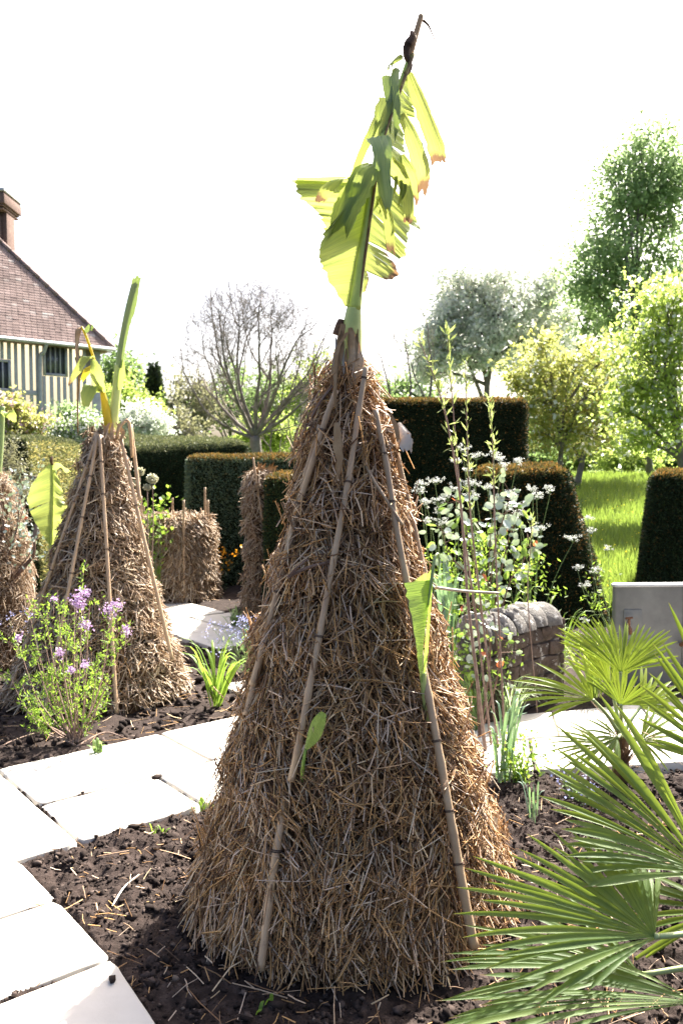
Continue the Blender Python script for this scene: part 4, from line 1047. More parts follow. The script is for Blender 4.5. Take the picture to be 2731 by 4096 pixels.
def cone_tree(px, ytop, ybot, d, hw):
    b = on_meadow(px, d); t = thing('conifer', 'dark conical evergreen between the house and the bare tree', 'tree', b)
    zt = W(px, ytop, d)[2]; m = MB(); m.tube(limb(b, (b[0], b[1], zt - .3), 0, 6, .02), np.linspace(.2, .03, 6), 6); m.build('trunk', M['bark'], t)
    n = 9000; f = rng.uniform(0, 1, n) ** .6; th = rng.uniform(0, 6.28, n); R = hw * d / FPX * (f ** .7) * (1 + .15 * np.sin(th * 5 + f * 20))
    c = np.stack([b[0] + R * np.cos(th), b[1] + R * np.sin(th), zt - f * (zt - b[2])], 1)
    m = MB(); m.leaves(c, unit(n) + np.stack([np.cos(th), np.sin(th), 0 * th - .2], 1), unit(n), rng.uniform(.2, .4, n), rng.uniform(.08, .16, n))
    m.add(*_cone(b[0], b[1], zt - .2, b[2], hw * d / FPX * .85)); tag(m.build('crown', M['leaf_dark'], t), kind='stuff')
def _cone(x, y, zt, zb, R):
    th = np.arange(14) * 2 * math.pi / 14
    v = np.vstack([[[x, y, zt]], np.stack([x + R * .7 * np.cos(th), y + R * .7 * np.sin(th), th * 0 + zt - (zt - zb) * .5], 1), np.stack([x + R * np.cos(th), y + R * np.sin(th), th * 0 + zb], 1)])
    q = [[1 + j, 1 + (j + 1) % 14, 15 + (j + 1) % 14, 15 + j] for j in range(14)]
    return v, q, [[0, 1 + j, 1 + (j + 1) % 14] for j in range(14)]
cone_tree(622, 1455, 1800, 44, 62)

# the bare tree
def bare_tree(name, label, base, stems, levels, mat='bark', seed=3, cat='tree', spread=.6, rmin=.006, env=None, kids=(3, 5), trunk=None):
    r_ = np.random.default_rng(seed); t = thing(name, label, cat, base); m = MB()
    def grow(p, d, L, r, lev):
        n = 6 if lev < 3 else 4
        pts = [p]; dd = d
        for i in range(n - 1):
            dd = dd + r_.normal(0, .09 if lev < 2 else .17, 3) + np.array([0, 0, .10 if lev < 2 else .05]); dd = dd / np.linalg.norm(dd)
            pts.append(pts[-1] + dd * L / (n - 1))
        pts = np.array(pts)
        r1 = r * .55
        m.tube(pts, np.linspace(r, r1, n), 6 if lev < 2 else (4 if lev < 3 else 3), cap=False)
        if lev >= levels or (env is not None and lev > 1 and env(pts[-1])): return
        k = 3 if lev < 2 else int(r_.integers(*kids))
        for j in range(k):
            i = n - 1 if j == 0 else int(r_.integers(1, n))
            q = r_.normal(0, 1, 3); q -= dd * np.dot(q, dd); q /= np.linalg.norm(q)
            a = r_.uniform(.15, .35) if j == 0 else r_.uniform(.4, .95) * spread / .6
            nd = dd * math.cos(a) + q * math.sin(a); nd[2] = nd[2] * .9 + .08
            nd /= np.linalg.norm(nd)
            grow(pts[i], nd, L * r_.uniform(.62, .82), max(r1 * r_.uniform(.6, .85) if j else r1, rmin), lev + 1)
    if trunk is not None: m.tube(smooth_path([trunk[0], (np.asarray(trunk[0]) + trunk[1]) / 2 + [.04, 0, 0], np.asarray(trunk[1]) + [0, 0, .12]], 8), np.linspace(.24, .17, 8), 8)
    for (p, d, L, r) in stems:
        d = np.array(d, float); grow(np.asarray(p, float), d / np.linalg.norm(d), L, r, 0)
    m.build('trunk', M[mat], t, smooth=True)
    return t
d = 27
bb = np.array(on_meadow(1020, d)); s = d / FPX
tp = W(1020, 1760, d)
sf = tp + np.array([0, 0, .05])
_ec = W(1005, 1490, d)
stems = [(sf + np.array([0, 0, .04 * (k % 3)]), (math.sin(a), .45 * math.sin(k * 2.4), math.cos(a)), 1.75 + .25 * math.cos(a), .062 + .02 * math.cos(a))
         for k, a in enumerate(np.radians([-68, -50, -36, -22, -9, 4, 16, 29, 43, 58, 72]))]
bare_tree('bare_tree', 'big leafless spreading tree behind the clipped hedges', bb, stems, 7, seed=8, rmin=.006, kids=(2, 4), trunk=(bb, tp),
          env=lambda p: ((p[0] - _ec[0]) / 2.5) ** 2 + ((p[1] - _ec[1]) / 2.4) ** 2 + ((p[2] - _ec[2]) / 2.85) ** 2 > 1)
d = 30
bb = np.array(on_meadow(1640, d))
bare_tree('bare_tree', 'thin leafless forked tree right of the near wigwam top', bb, [(bb, (-.05, 0, 1), 2.4, .09), (bb + np.array([0, 0, .6]), (.35, 0, 1), 2.6, .08), (bb + np.array([0, 0, .4]), (-.55, 0, .9), 2.4, .07)], 3, seed=12)
d = 30
bb = np.array(on_meadow(1120, d))
bare_tree('bare_tree', 'low leafless thicket tree half hidden under the big bare tree', bb, [(bb, (.3, 0, 1), 1.3, .07), (bb, (-.4, 0, 1), 1.2, .06)], 4, seed=21)
d = 24
bb = np.array(on_meadow(720, d))
bare_tree('bare_shrub', 'brown twiggy leafless shrub above the long dark hedge', bb, [(bb, (x, 0, 1), .85, .03) for x in (-.9, -.5, .1, .5, .9)], 4, seed=31, cat='shrub', spread=.8, kids=(2, 4))

# flowering shrubs by the house
def shrub(name, label, px, py, d, rx, rz, ls, mat, k=34, per=60, flower=None, ff=0, cl=.14, cat='shrub', zb=None, trunk=.04):
    x = (px - CX0) / FPX * d; b = (x, d, (mz(x, d) if zb is None else zb))
    bl = [blob(px + rx * ox, py + rz * oz, d, rx * .5, rz * .5, k // 5 + 2) for ox, oz in ((-.5, .1), (.5, .1), (0, -.45), (-.15, .4), (.3, .5))]
    return leafy_tree(name, label, b, bl, ls, mat, trunk, per, cl, None, cat, flower, ff, stems=3)
shrub('magnolia_bush', 'yellow-green bush with pinkish buds in front of the house', 60, 1690, 16, 140, 110, .075, 'leaf_yellow', 110, 60, 'pink_flower', .14, .13, zb=0)
shrub('flowering_shrub', 'white-flowered shrub behind the second wigwam top', 330, 1725, 16, 130, 60, .06, 'leaf_mid', 90, 60, 'white_flower', .35, .13, zb=0)
shrub('flowering_shrub', 'frothy white-flowered shrub right of the second wigwam leaf', 560, 1690, 17, 130, 80, .06, 'leaf_silver', 90, 60, 'white_flower', .4, .13, zb=0)
shrub('feathery_bush', 'fine feathery pale green bush at the left edge', 30, 1900, 8.2, 70, 120, .028, 'leaf_grey', 60, 90, None, 0, .09, zb=0)
shrub('background_bush', 'green bush low against the house wall', 300, 1670, 21, 80, 35, .09, 'leaf_green', 50, 50, None, 0, .16, zb=0)

# ------------------------------------------------------------------ meadow grass
n = 60000
yy = 8.9 + 24 * rng.uniform(0, 1, n) ** 1.7
xx = rng.uniform(.17, .60, n) * yy
zg = meadow_h(xx, yy) - .02
L = rng.uniform(.10, .30, n) * (1 + .35 * (yy < 11)); 
dirn = np.stack([rng.normal(0, .28, n), rng.normal(0, .28, n), np.ones(n)], 1)
m = MB(); m.leaves(np.stack([xx, yy, zg], 1), dirn, unit(n), L, .006 + .0011 * yy, .1, .35)
n = 9000; xx = rng.uniform(-.35, .2, n) * 22; yy = rng.uniform(17, 34, n)
m.leaves(np.stack([xx, yy, meadow_h(xx, yy)], 1), np.stack([rng.normal(0, .3, n), rng.normal(0, .3, n), np.ones(n)], 1), unit(n), .35, .03, .1, .35)
M['grass'] = leaf_mat('grass', [(0, (.05, .09, .018)), (.6, (.10, .17, .03)), (1, (.20, .25, .06))], .45, (.28, .38, .06))
tag(m.build('grass', M['grass']), 'long sunlit grass of the meadow between the yew blocks', 'grass', kind='stuff')
n = 350; yy = 9.5 + 14 * rng.uniform(0, 1, n) ** 1.6; xx = rng.uniform(.24, .45, n) * yy
m = MB(); m.leaves(np.stack([xx, yy, meadow_h(xx, yy) + rng.uniform(.15, .3, n)], 1), unit(n), unit(n), .028, .026)
tag(m.build('buttercups', M['yellow_flower']), 'yellow buttercups dotted through the meadow grass', 'flowers', kind='stuff')

# ------------------------------------------------------------------ the timber-framed house
HA = np.array([math.sin(math.radians(46)), math.cos(math.radians(46))]); HB = np.array([HA[1], -HA[0]])
hc = W(396, 1380, 24.6); HZ = 5.0
house = thing('timber_house', 'timber-framed house with steep tiled roof and brick chimney', 'house', (hc[0], hc[1], 0))
M['plaster'] = mat_noise('plaster', [(.3, (.27, .235, .16)), (.7, (.33, .29, .20))], 3, 4, .9, .1)
M['timber'] = mat_noise('timber', [(.3, (.30, .305, .325)), (.7, (.41, .41, .43))], 9, 5, .85, .15, .4, 40)
M['tile'] = mat_islands('tile', [(0, (.22, .155, .14)), (.5, (.25, .18, .16)), (.93, (.28, .205, .185)), (1, (.40, .35, .32))], .85, .15, 0, None, .4, 2.2)
M['brick'] = mat_noise('brick', [(.3, (.11, .075, .065)), (.7, (.18, .12, .10))], 9, 5, .9, .1, .4, 30, second=(5, .62, .75, (.28, .25, .2)))
M['lead'] = mat_noise('lead', [(.3, (.35, .36, .37)), (.7, (.5, .5, .5))], 5, 4, .5, .4)
M['lead_dark'] = mat_noise('lead_dark', [(.3, (.10, .10, .105)), (.7, (.18, .18, .19))], 5, 4, .6, .3)
M['glass'] = mat_noise('glass', [(.3, (.05, .055, .065)), (.7, (.09, .095, .11))], 2, 2, .12, .6)
HAX = np.array([[-HA[0], -HA[1], 0], [HB[0], HB[1], 0], [0, 0, 1]])      # u to the left along the wall, v out of the wall, w up
def HP(u, v, w): return np.array([hc[0], hc[1], 0]) + np.array([u, v, w]) @ HAX
def hbox(mb, u0, u1, v0, v1, w0, w1): mb.box(HP((u0 + u1) / 2, (v0 + v1) / 2, (w0 + w1) / 2), (u1 - u0, v1 - v0, w1 - w0), HAX)
m = MB(); hbox(m, 0.03, 9, -8, 0, -.3, HZ); m.build('wall', M['plaster'], house)
def hpart(name, mat, *b, parent=None):
    m = MB(); hbox(m, *b); return m.build(name, M[mat], parent or house, bevel=.008)
hpart('corner_post', 'timber', -.02, .24, -.24, .05, -.2, HZ - .02)
hpart('beam', 'timber', .24, 8.9, 0, .052, 2.62, 2.80)
hpart('beam', 'timber', .24, 8.9, 0, .047, HZ - .20, HZ - .03)
hpart('beam', 'timber', 1.75, 8.9, 0, .050, 3.42, 3.55)
wins = [(1.05, 1.62, 4.05, 4.78), (.42, .92, 2.02, 2.58), (2.65, 3.4, 3.56, 4.25), (2.6, 3.4, 2.85, 3.38)]
u = .42; k = 0
while u < 5.5:
    hgt = [(0, 2.62), (2.80, HZ - .2)]
    w_ = .095 + .012 * math.sin(k * 3.1)
    for (z0, z1) in hgt:
        segs = [(z0, z1)]
        for (a0, a1, b0, b1) in wins:
            if u + w_ > a0 - .02 and u < a1 + .02:
                ns = []
                for (s0, s1) in segs:
                    if b1 < s0 or b0 > s1: ns.append((s0, s1)); continue
                    if s0 < b0 - .09: ns.append((s0, b0 - .08))
                    if s1 > b1 + .09: ns.append((b1 + .08, s1))
                segs = ns
        for (s0, s1) in segs: hpart('stud', 'timber', u, u + w_, 0, .040 + .004 * (k % 2), s0 + .002, s1 - .002)
    u += .195 + .02 * math.sin(k * 1.7); k += 1
for (a0, a1, b0, b1) in wins:
    f = MB()
    for (x0, x1, y0, y1) in ((a0 - .07, a0, b0 - .07, b1 + .07), (a1, a1 + .07, b0 - .07, b1 + .07), (a0, a1, b1, b1 + .07), (a0, a1, b0 - .07, b0)):
        hbox(f, x0, x1, 0, .06, y0, y1)
    w_ = f.build('window', M['timber'], house)
    g = MB(); hbox(g, a0, a1, -.01, .012, b0, b1); g.build('pane', M['glass'], w_)
    nb = max(3, int((a1 - a0) / .14))
    for i in range(1, nb):
        x = a0 + (a1 - a0) * i / nb
        q = MB(); hbox(q, x - .018, x + .018, .012, .05, b0, b1); q.build('mullion', M['timber'], w_)
# hipped roof: two slopes, with real tiles laid over the visible one and the hip end
ov = .30; rise = 1.34; zb = HZ - .17
apex_run = 2.17
def roof_pt(u, t):  # t: run up the front slope
    return HP(u, ov - t, zb + rise * t)
m = MB()
e0, e1 = HP(-ov, ov, zb), HP(9, ov, zb); r0, r1 = HP(-ov + apex_run + ov, ov - apex_run - ov, zb + rise * (apex_run + ov)), HP(9, ov - apex_run - ov, zb + rise * (apex_run + ov))
b0_, b1_ = HP(-ov, -2 * apex_run - ov + 0, zb), HP(9, -2 * apex_run - ov, zb)
m.add([e0, e1, r1, r0, b0_, b1_], [[0, 1, 2, 3], [5, 4, 3, 2]], [[0, 3, 4]])
m.add([e0 - [0, 0, .06], e1 - [0, 0, .06], b1_ - [0, 0, .06], b0_ - [0, 0, .06]], [[0, 1, 2, 3]])
roof = m.build('roof', M['tile'], house)
tl = MB(); run = apex_run + ov; step = .062; tw = .17
rows = int(run / step)
slope = np.array([0, -1, rise]); slope /= np.linalg.norm(slope)
for i in range(rows):
    t = i * step; u0 = -ov + t
    bell = .0
    us = np.arange(u0 + (tw / 2 if i % 2 else 0), 4.2, tw)
    for u in us:
        j = rng.normal(0, .006, 4)
        a = HP(u + .004, ov - t, zb + rise * t + .022 + j[0]); b = HP(u + tw - .004, ov - t, zb + rise * t + .022 + j[1])
        c = HP(u + tw - .004, ov - t - .075, zb + rise * (t + .075) + .006); d_ = HP(u + .004, ov - t - .075, zb + rise * (t + .075) + .006)
        dn = np.array([0, 0, -.02])
        tl.add([a, b, c, d_, a + dn, b + dn], [[0, 1, 2, 3], [4, 5, 1, 0]])
tag(tl.build('roof_tiles', M['tile'], roof), kind='stuff')
for i in range(0, rows, 3):   # hip tiles
    t = i * step
    p = HP(-ov + t, ov - t, zb + rise * t + .03); q = HP(-ov + t + .2, ov - t - .2, zb + rise * (t + .2) + .05)
    h = MB(); h.tube([p, q], [.075, .06], 7); h.build('hip_tile', M['tile'], roof)
g = MB(); g.tube([HP(-ov - .02, ov + .05, zb + .0), HP(9, ov + .05, zb + .0)], .055, 8); g.build('gutter', M['lead'], house, smooth=True)
g = MB(); g.tube(smooth_path([HP(1.72, ov + .03, zb - .03), HP(1.74, ov - .1, zb - .25), HP(1.80, .10, zb - .5), HP(1.80, .09, 2.6), HP(1.80, .09, .2)], 26), .055, 8); g.build('downpipe', M['timber'], house, smooth=True)
# chimney stack of clustered shafts
cc = W(18, 1000, 25.2); ch = None
def chim(mb, x0, x1, y0, y1, z0, z1): mb.box(((x0 + x1) / 2, (y0 + y1) / 2, (z0 + z1) / 2), (x1 - x0, y1 - y0, z1 - z0))
cxl, cxr = W(-140, 900, 25)[0], W(34, 900, 25)[0]
ztop = W(40, 775, 25)[2]
m = MB(); chim(m, cxl, cxr - .16, 24.7, 25.7, zb + 2.0, ztop - .42); ch = m.build('chimney', M['brick'], roof)
def cpart(name, mat, *b):
    m = MB(); chim(m, *b); return m.build(name, M[mat], ch, bevel=.01)
cpart('shaft', 'brick', cxr - .155, cxr, 24.9, 25.5, zb + 2.0, ztop - .43)
cpart('shaft', 'brick', cxl + .1, cxl + .5, 24.62, 24.75, zb + 2.0, ztop - .44)
cpart('base_band', 'brick', cxl - .05, cxr + .03, 24.6, 25.75, zb + 2.0, ztop - 1.78 + .05)
cpart('cap_course', 'brick', cxl - .03, cxr + .035, 24.57, 25.78, ztop - .46, ztop - .40)
cpart('cap_course', 'brick', cxl - .01, cxr + .02, 24.6, 25.75, ztop - .55, ztop - .50)
cpart('cap_course', 'brick', cxl - .06, cxr + .09, 24.52, 25.82, ztop - .40, ztop - .13)
cpart('cap_course', 'brick', cxl - .04, cxr + .065, 24.56, 25.8, ztop - .13, ztop - .06)
cpart('cap_slab', 'lead', cxl - .07, cxr + .10, 24.5, 25.85, ztop - .06, ztop + .02)

# ------------------------------------------------------------------ curved stone wall
M['wall_stone'] = mat_noise('wall_stone', [(.25, (.035, .025, .02)), (.5, (.075, .055, .044)), (.8, (.13, .10, .08))], 14, 6, .9, .12, .9, 40, .025, second=(20, .58, .66, (.40, .38, .35)))
M['coping'] = mat_noise('coping', [(.25, (.07, .062, .056)), (.6, (.15, .138, .125)), (.85, (.26, .245, .225))], 12, 6, .85, .15, .8, 40, .02, second=(18, .56, .66, (.50, .48, .45)))
M['mortar'] = mat_noise('mortar', [(.3, (.05, .04, .035)), (.7, (.12, .10, .085))], 30, 5, .95, .05, .5, 60)
wp = smooth_path([np.array([.80, 5.24, 0]), np.array([.90, 5.30, 0]), np.array([1.03, 5.44, 0]), np.array([1.18, 5.62, 0]), np.array([1.40, 5.78, 0])], 60)
wall = thing('stone_wall', 'low curved stone wall with rounded coping behind the fan palm', 'wall', (.95, 5.36, 0))
def wall_frame(t):
    x = t * (len(wp) - 1); i = min(int(x), len(wp) - 2); p = wp[i] * (1 - (x - i)) + wp[i + 1] * (x - i)
    tg = wp[min(i + 1, len(wp) - 1)] - wp[max(i - 1, 0)]; tg /= np.linalg.norm(tg)
    return p, tg, np.array([tg[1], -tg[0], 0])
TOPZ = .52
def wall_piece(mb, t0, t1, z0, z1, v0, v1, jit=.004, n=3):
    V = []
    for t in np.linspace(t0, t1, n):
        p, tg, nr = wall_frame(t)
        for v in (v0, v1):
            for z in (z0, z1): V.append(p + nr * (v + rng.normal(0, jit)) + np.array([0, 0, z + rng.normal(0, jit * .4)]))
    q = [[0, 1, 3, 2], [(n - 1) * 4, (n - 1) * 4 + 2, (n - 1) * 4 + 3, (n - 1) * 4 + 1]]
    for i in range(n - 1):
        a, b = i * 4, i * 4 + 4
        q += [[a, b, b + 1, a + 1], [a + 2, a + 3, b + 3, b + 2], [a + 1, b + 1, b + 3, a + 3], [a, a + 2, b + 2, b]]
    mb.add(V, q)
m = MB(); wall_piece(m, 0, .995, -.05, TOPZ - .004, -.13, .13, 0, 30); m.build('mortar_core', M['mortar'], wall)
Lw = np.linalg.norm(np.diff(wp, axis=0), axis=1).sum()
z = 0.0; row = 0
while z < TOPZ - .02:
    h = min(random.uniform(.075, .125), TOPZ - z)
    if TOPZ - z - h < .03: h = TOPZ - z
    t = -random.uniform(0, .05)
    while t < 1:
        w_ = random.uniform(.10, .32) / Lw
        a, b = max(t, 0), min(t + w_, 1)
        if b - a > .015:
            for (v0, v1) in ((.10, .15 + random.uniform(-.006, .012)),):
                m = MB(); wall_piece(m, a + .004, b - .004, z + .004, z + h - .004, v0, v1, .009, 4); m.build('stone', M['wall_stone'], wall, bevel=.008)
        t += w_
    z += h; row += 1
z = 0
while z < TOPZ - .02:      # stones on the free end
    p, tg, nr = wall_frame(.999)
    h = .08; m = MB(); m.box(p + tg * .012 + np.array([0, 0, z + .038]), (.05, .28, .072), np.array([tg, nr, [0, 0, 1]])); m.build('stone', M['wall_stone'], wall, bevel=.008); z += h
nC = 7
for k in range(nC):
    t0, t1 = k / nC + .004, (k + 1) / nC - .003
    m = MB(); P = []
    for t in np.linspace(t0, t1, 6):
        p, tg, nr = wall_frame(t)
        e = min(1, min(t - t0, t1 - t) * Lw / .012 + .93)
        R = .165 * e * (1 + .03 * math.sin(k * 5)); ring = []
        for a in np.linspace(0, math.pi, 11):
            ring.append(p + nr * (R * math.cos(a)) + np.array([0, 0, TOPZ + .002 + R * .82 * math.sin(a) + .006 * math.sin(k * 3)]))
        P.append(ring)
    P = np.array(P); m.grid(P)
    for ring, fl in ((P[0], 0), (P[-1], 1)):
        c = ring.mean(0); m.add(np.vstack([ring, c]), None, [[i, i + 1, 11] for i in range(10)] + [[10, 0, 11]])
    m.build('coping_stone', M['coping'], wall, smooth=False)

# ------------------------------------------------------------------ galvanised tank with tap and pipe
M['zinc'] = mat_noise('zinc', [(.3, (.10, .10, .094)), (.6, (.165, .165, .155)), (.8, (.23, .225, .21))], 4, 7, .55, .4, .08, 30, .01, .1, second=(7, .62, .8, (.17, .14, .11)))
M['rust'] = mat_noise('rust', [(.3, (.10, .045, .025)), (.7, (.23, .11, .06))], 30, 5, .8, .3)
tk = thing('water_tank', 'grey galvanised metal water tank with rusty tap by the yew block', 'tank', (2.5, 6.4, 0))
tx0 = W(2458, 2360, 6.0)[0]; tx1 = W(2702, 2360, 6.05)[0] ; tz = .73
c_ = math.cos(math.radians(-7)); 
AXT = np.array([[math.cos(.06), math.sin(.06), 0], [-math.sin(.06), math.cos(.06), 0], [0, 0, 1]])
tw_ = .72
o_ = np.array([tx0, 6.0, 0])
def TP(u, v, w): return o_ + np.array([u, v, w]) @ AXT
m = MB()
th = []
for (cx_, cy_, a0) in ((tw_ - .02, .02, -90), (tw_ - .02, .045, 0), (.02, .045, 90), (.02, .02, 180)):
    R = .02
    for a in np.linspace(a0, a0 + 90, 6): th.append((cx_ + R * math.cos(math.radians(a)), cy_ + R * math.sin(math.radians(a))))
th = np.array(th); nT = len(th)
V = [TP(x, y, 0) for x, y in th] + [TP(x, y, tz - .012) for x, y in th]
m.add(V, [[i, (i + 1) % nT, nT + (i + 1) % nT, nT + i] for i in range(nT)], None)
m.add([TP(x, y, tz - .012) for x, y in th] + [TP(.35, .03, tz - .012)], None, [[i, (i + 1) % nT, nT] for i in range(nT)])
m.build('tank_body', M['zinc'], tk, smooth=False)
m = MB(); m.tube([TP(x, y, tz - .004) for x, y in np.vstack([th, th[:1]])], .011, 8); m.build('rim', M['lead'], tk, smooth=True)
m = MB(); m.box(TP(.13, -.004, .48), (.13, .006, .15), AXT); m.build('patch_plate', M['zinc'], tk, bevel=.002)
m = MB(); m.box(TP(.50, -.002, .38), (.006, .006, .70), AXT); m.build('seam', M['zinc'], tk)
m = MB(); m.tube([TP(.085, 0, .44), TP(.085, -.05, .44), TP(.085, -.075, .43), TP(.085, -.085, .39)], [.014, .013, .014, .012], 8)
m.tube([TP(.085, -.05, .45), TP(.085, -.052, .50)], [.010, .010], 8); m.tube([TP(.06, -.052, .50), TP(.11, -.052, .505)], [.008, .008], 8)
m.build('tap', M['rust'], tk, smooth=True)
m = MB(); m.tube(smooth_path([TP(.74, -.1, .40), TP(.62, -.16, .40), TP(.54, -.15, .37), TP(.49, -.08, .33), TP(.48, -.02, .30)], 16), .016, 8); m.build('pipe', M['rust'], tk, smooth=True)

# ------------------------------------------------------------------ fan palms
def mat_palm(name, stops, trans, tcol):
    m, nt, out = new_mat(name)
    oi = nt.nodes.new('ShaderNodeObjectInfo')
    c = ramp(nt, stops, oi.outputs['Random'])
    uv = nt.nodes.new('ShaderNodeUVMap'); mp = nt.nodes.new('ShaderNodeMapping'); mp.inputs['Scale'].default_value = (2, 26, 1); nt.links.new(uv.outputs[0], mp.inputs[0])
    f = noise_out(nt, 1.0, 3, .6, vec=mp.outputs[0])
    c = mixc(nt, .35, c, ramp(nt, [(.3, (.55, .55, .55)), (.7, (1.5, 1.5, 1.5))], f), 'MULTIPLY')
    sep = nt.nodes.new('ShaderNodeSeparateXYZ'); nt.links.new(uv.outputs[0], sep.inputs[0])
    c = mixc(nt, ramp(nt, [(.955, (0, 0, 0)), (.985, (1, 1, 1))], sep.outputs['X']), c, (.20, .11, .06))
    p = principled(nt, c, .45, .3, normal=bump(nt, f, .25, .004))
    t = nt.nodes.new('ShaderNodeBsdfTranslucent'); nt.links.new(mixc(nt, .7, c, tcol), t.inputs[0])
    x = nt.nodes.new('ShaderNodeMixShader'); x.inputs[0].default_value = trans
    nt.links.new(p.outputs[0], x.inputs[1]); nt.links.new(t.outputs[0], x.inputs[2]); nt.links.new(x.outputs[0], out.inputs[0])
    return m
M['palm'] = mat_palm('palm', [(0, (.06, .115, .025)), (.5, (.09, .155, .032)), (1, (.14, .20, .045))], .42, (.34, .44, .04))
M['palm_lime'] = mat_palm('palm_lime', [(0, (.07, .12, .02)), (.5, (.10, .16, .025)), (1, (.17, .21, .035))], .45, (.31, .41, .03))
M['palm_stalk'] = mat_noise('palm_stalk', [(.3, (.20, .27, .10)), (.7, (.33, .38, .17))], 14, 4, .5, .4)
M['palm_fibre'] = mat_noise('palm_fibre', [(.3, (.08, .05, .03)), (.7, (.22, .15, .09))], 30, 5, .95)
def frond(parent, hub, foot, tips, nb, w, mat='palm', droop=.04, joined=.38, pet_r=.009, nrm=(0, -.3, 1)):
    """fan frond: blades from hub to each point along the line of tips"""
    hub, foot = np.asarray(hub), np.asarray(foot)
    m = MB(); mid = (hub + foot) / 2 + np.array([0, 0, .06 * np.linalg.norm(hub - foot)])
    m.tube(smooth_path([foot, mid, hub], 10), np.linspace(pet_r * 1.3, pet_r * .8, 10), 7)
    m.tube([hub - (hub - mid) * .02, hub + np.array([0, 0, .004])], [pet_r * 1.1, pet_r * .9], 7)
    f = m.build('frond', M['palm_stalk'], parent, smooth=True)
    T = smooth_path(tips, nb)
    nrm = np.array(nrm, float); nrm /= np.linalg.norm(nrm)
    for i in range(nb):
        L0 = np.linalg.norm(T[i] - hub); tip = T[i] + rng.normal(0, .022 * L0, 3); d = tip - hub; L = np.linalg.norm(d); tip = hub + d * (1 + rng.normal(0, .07)); d = tip - hub
        n = 12; u = np.linspace(0, 1, n)
        c = hub + d * u[:, None] + nrm * (droop * L * np.sin(u * math.pi))[:, None] - np.array([0, 0, 1]) * (droop * rng.uniform(.3, 2.2) * L * u ** 3)[:, None]
        # neighbours set the width while the blades are joined, then they narrow to the tip
        a = T[max(i - 1, 0)] - hub; b = T[min(i + 1, nb - 1)] - hub
        gap = np.linalg.norm(a / np.linalg.norm(a) - b / np.linalg.norm(b)) / (2 if 0 < i < nb - 1 else 1)
        ww = np.minimum(gap * L * u * 1.03, w)
        ww = np.where(u > joined, np.minimum(ww, w * np.clip((1 - u) / (1 - joined), .0, 1) ** .55 + .0012), ww)
        side = np.cross(d, nrm)
        side /= np.linalg.norm(side)
        m = MB(); m.ribbon(c, np.maximum(ww, .0012), side, .16 if i % 2 else .22)
        UV = np.empty((n, 3, 2)); UV[..., 0] = u[:, None]; UV[..., 1] = np.array([0, .5, 1])[None] + i
        m.UV = UV.reshape(-1, 2)
        m.build('blade', M[mat], f, smooth=False)
    return f
palm1 = thing('fan_palm', 'large fan palm with spread green fronds at the lower right', 'palm', (1.32, 2.25, 0))
m = MB(); m.tube([(1.32, 2.25, -.02), (1.32, 2.25, .16), (1.33, 2.24, .30)], [.10, .09, .05], 12); m.build('trunk', M['palm_fibre'], palm1)
PF = (1.32, 2.24, .28)
frond(palm1, W(2617, 3748, 2.12), PF, [W(2625, 3440, 2.30), W(2560, 3400, 2.32), W(2480, 3360, 2.32), W(2385, 3310, 2.32), W(2290, 3330, 2.30), W(2190, 3310, 2.28), W(2100, 3350, 2.25), W(2000, 3395, 2.22),
      W(1915, 3440, 2.18), W(1880, 3500, 2.14), W(1860, 3560, 2.10), W(1850, 3635, 2.06), W(1905, 3745, 2.0), W(1960, 3850, 1.96), W(2060, 3925, 1.93), W(2200, 3950, 1.93), W(2350, 3920, 1.95)], 29, .0215, nrm=(-.1, -.75, .65), joined=.36)
frond(palm1, W(2830, 3500, 2.25), PF, [W(2470, 2760, 2.5), W(2380, 2800, 2.5), W(2265, 2860, 2.48), W(2235, 2930, 2.46), W(2225, 3010, 2.43), W(2215, 3060, 2.4), W(2190, 3115, 2.38), W(2225, 3200, 2.34),
      W(2290, 3275, 2.3), W(2280, 3320, 2.26), W(2290, 3390, 2.22), W(2300, 3460, 2.2), W(2400, 3520, 2.16)], 25, .031, nrm=(-.2, -.6, .75), joined=.4)
frond(palm1, W(2790, 4010, 1.98), (1.30, 2.2, .22), [W(2330, 3800, 2.1), W(2230, 3870, 2.08), W(2060, 3900, 2.04), W(1880, 3960, 2.0), W(1810, 3985, 1.98), W(1830, 4030, 1.95), W(1800, 4060, 1.93), W(1890, 4110, 1.9), W(2050, 4160, 1.88)], 19, .026, nrm=(0, -.45, .9), joined=.5)
frond(palm1, W(2560, 3900, 2.3), (1.30, 2.26, .20), [W(2300, 3600, 2.5), W(2150, 3620, 2.5), W(2000, 3660, 2.48), W(1900, 3700, 2.44), W(1840, 3760, 2.4), W(1795, 3795, 2.36), W(1830, 3850, 2.32), W(1815, 3905, 2.28), W(1900, 3960, 2.24), W(2050, 4000, 2.2)], 19, .018, nrm=(0, -.5, .85))
frond(palm1, W(2960, 3120, 2.35), (1.33, 2.25, .3), [W(2700, 2480, 2.6), W(2610, 2560, 2.58), W(2580, 2630, 2.56), W(2570, 2700, 2.54), W(2560, 2790, 2.5), W(2570, 2880, 2.46), W(2600, 2960, 2.42)], 13, .024, 'palm_lime', nrm=(-.3, -.6, .7))
frond(palm1, W(2900, 3650, 2.6), (1.34, 2.28, .3), [W(2560, 3350, 2.9), W(2500, 3480, 2.85), W(2470, 3600, 2.8), W(2480, 3760, 2.75), W(2560, 3850, 2.7)], 11, .022, nrm=(0, -.5, .85))
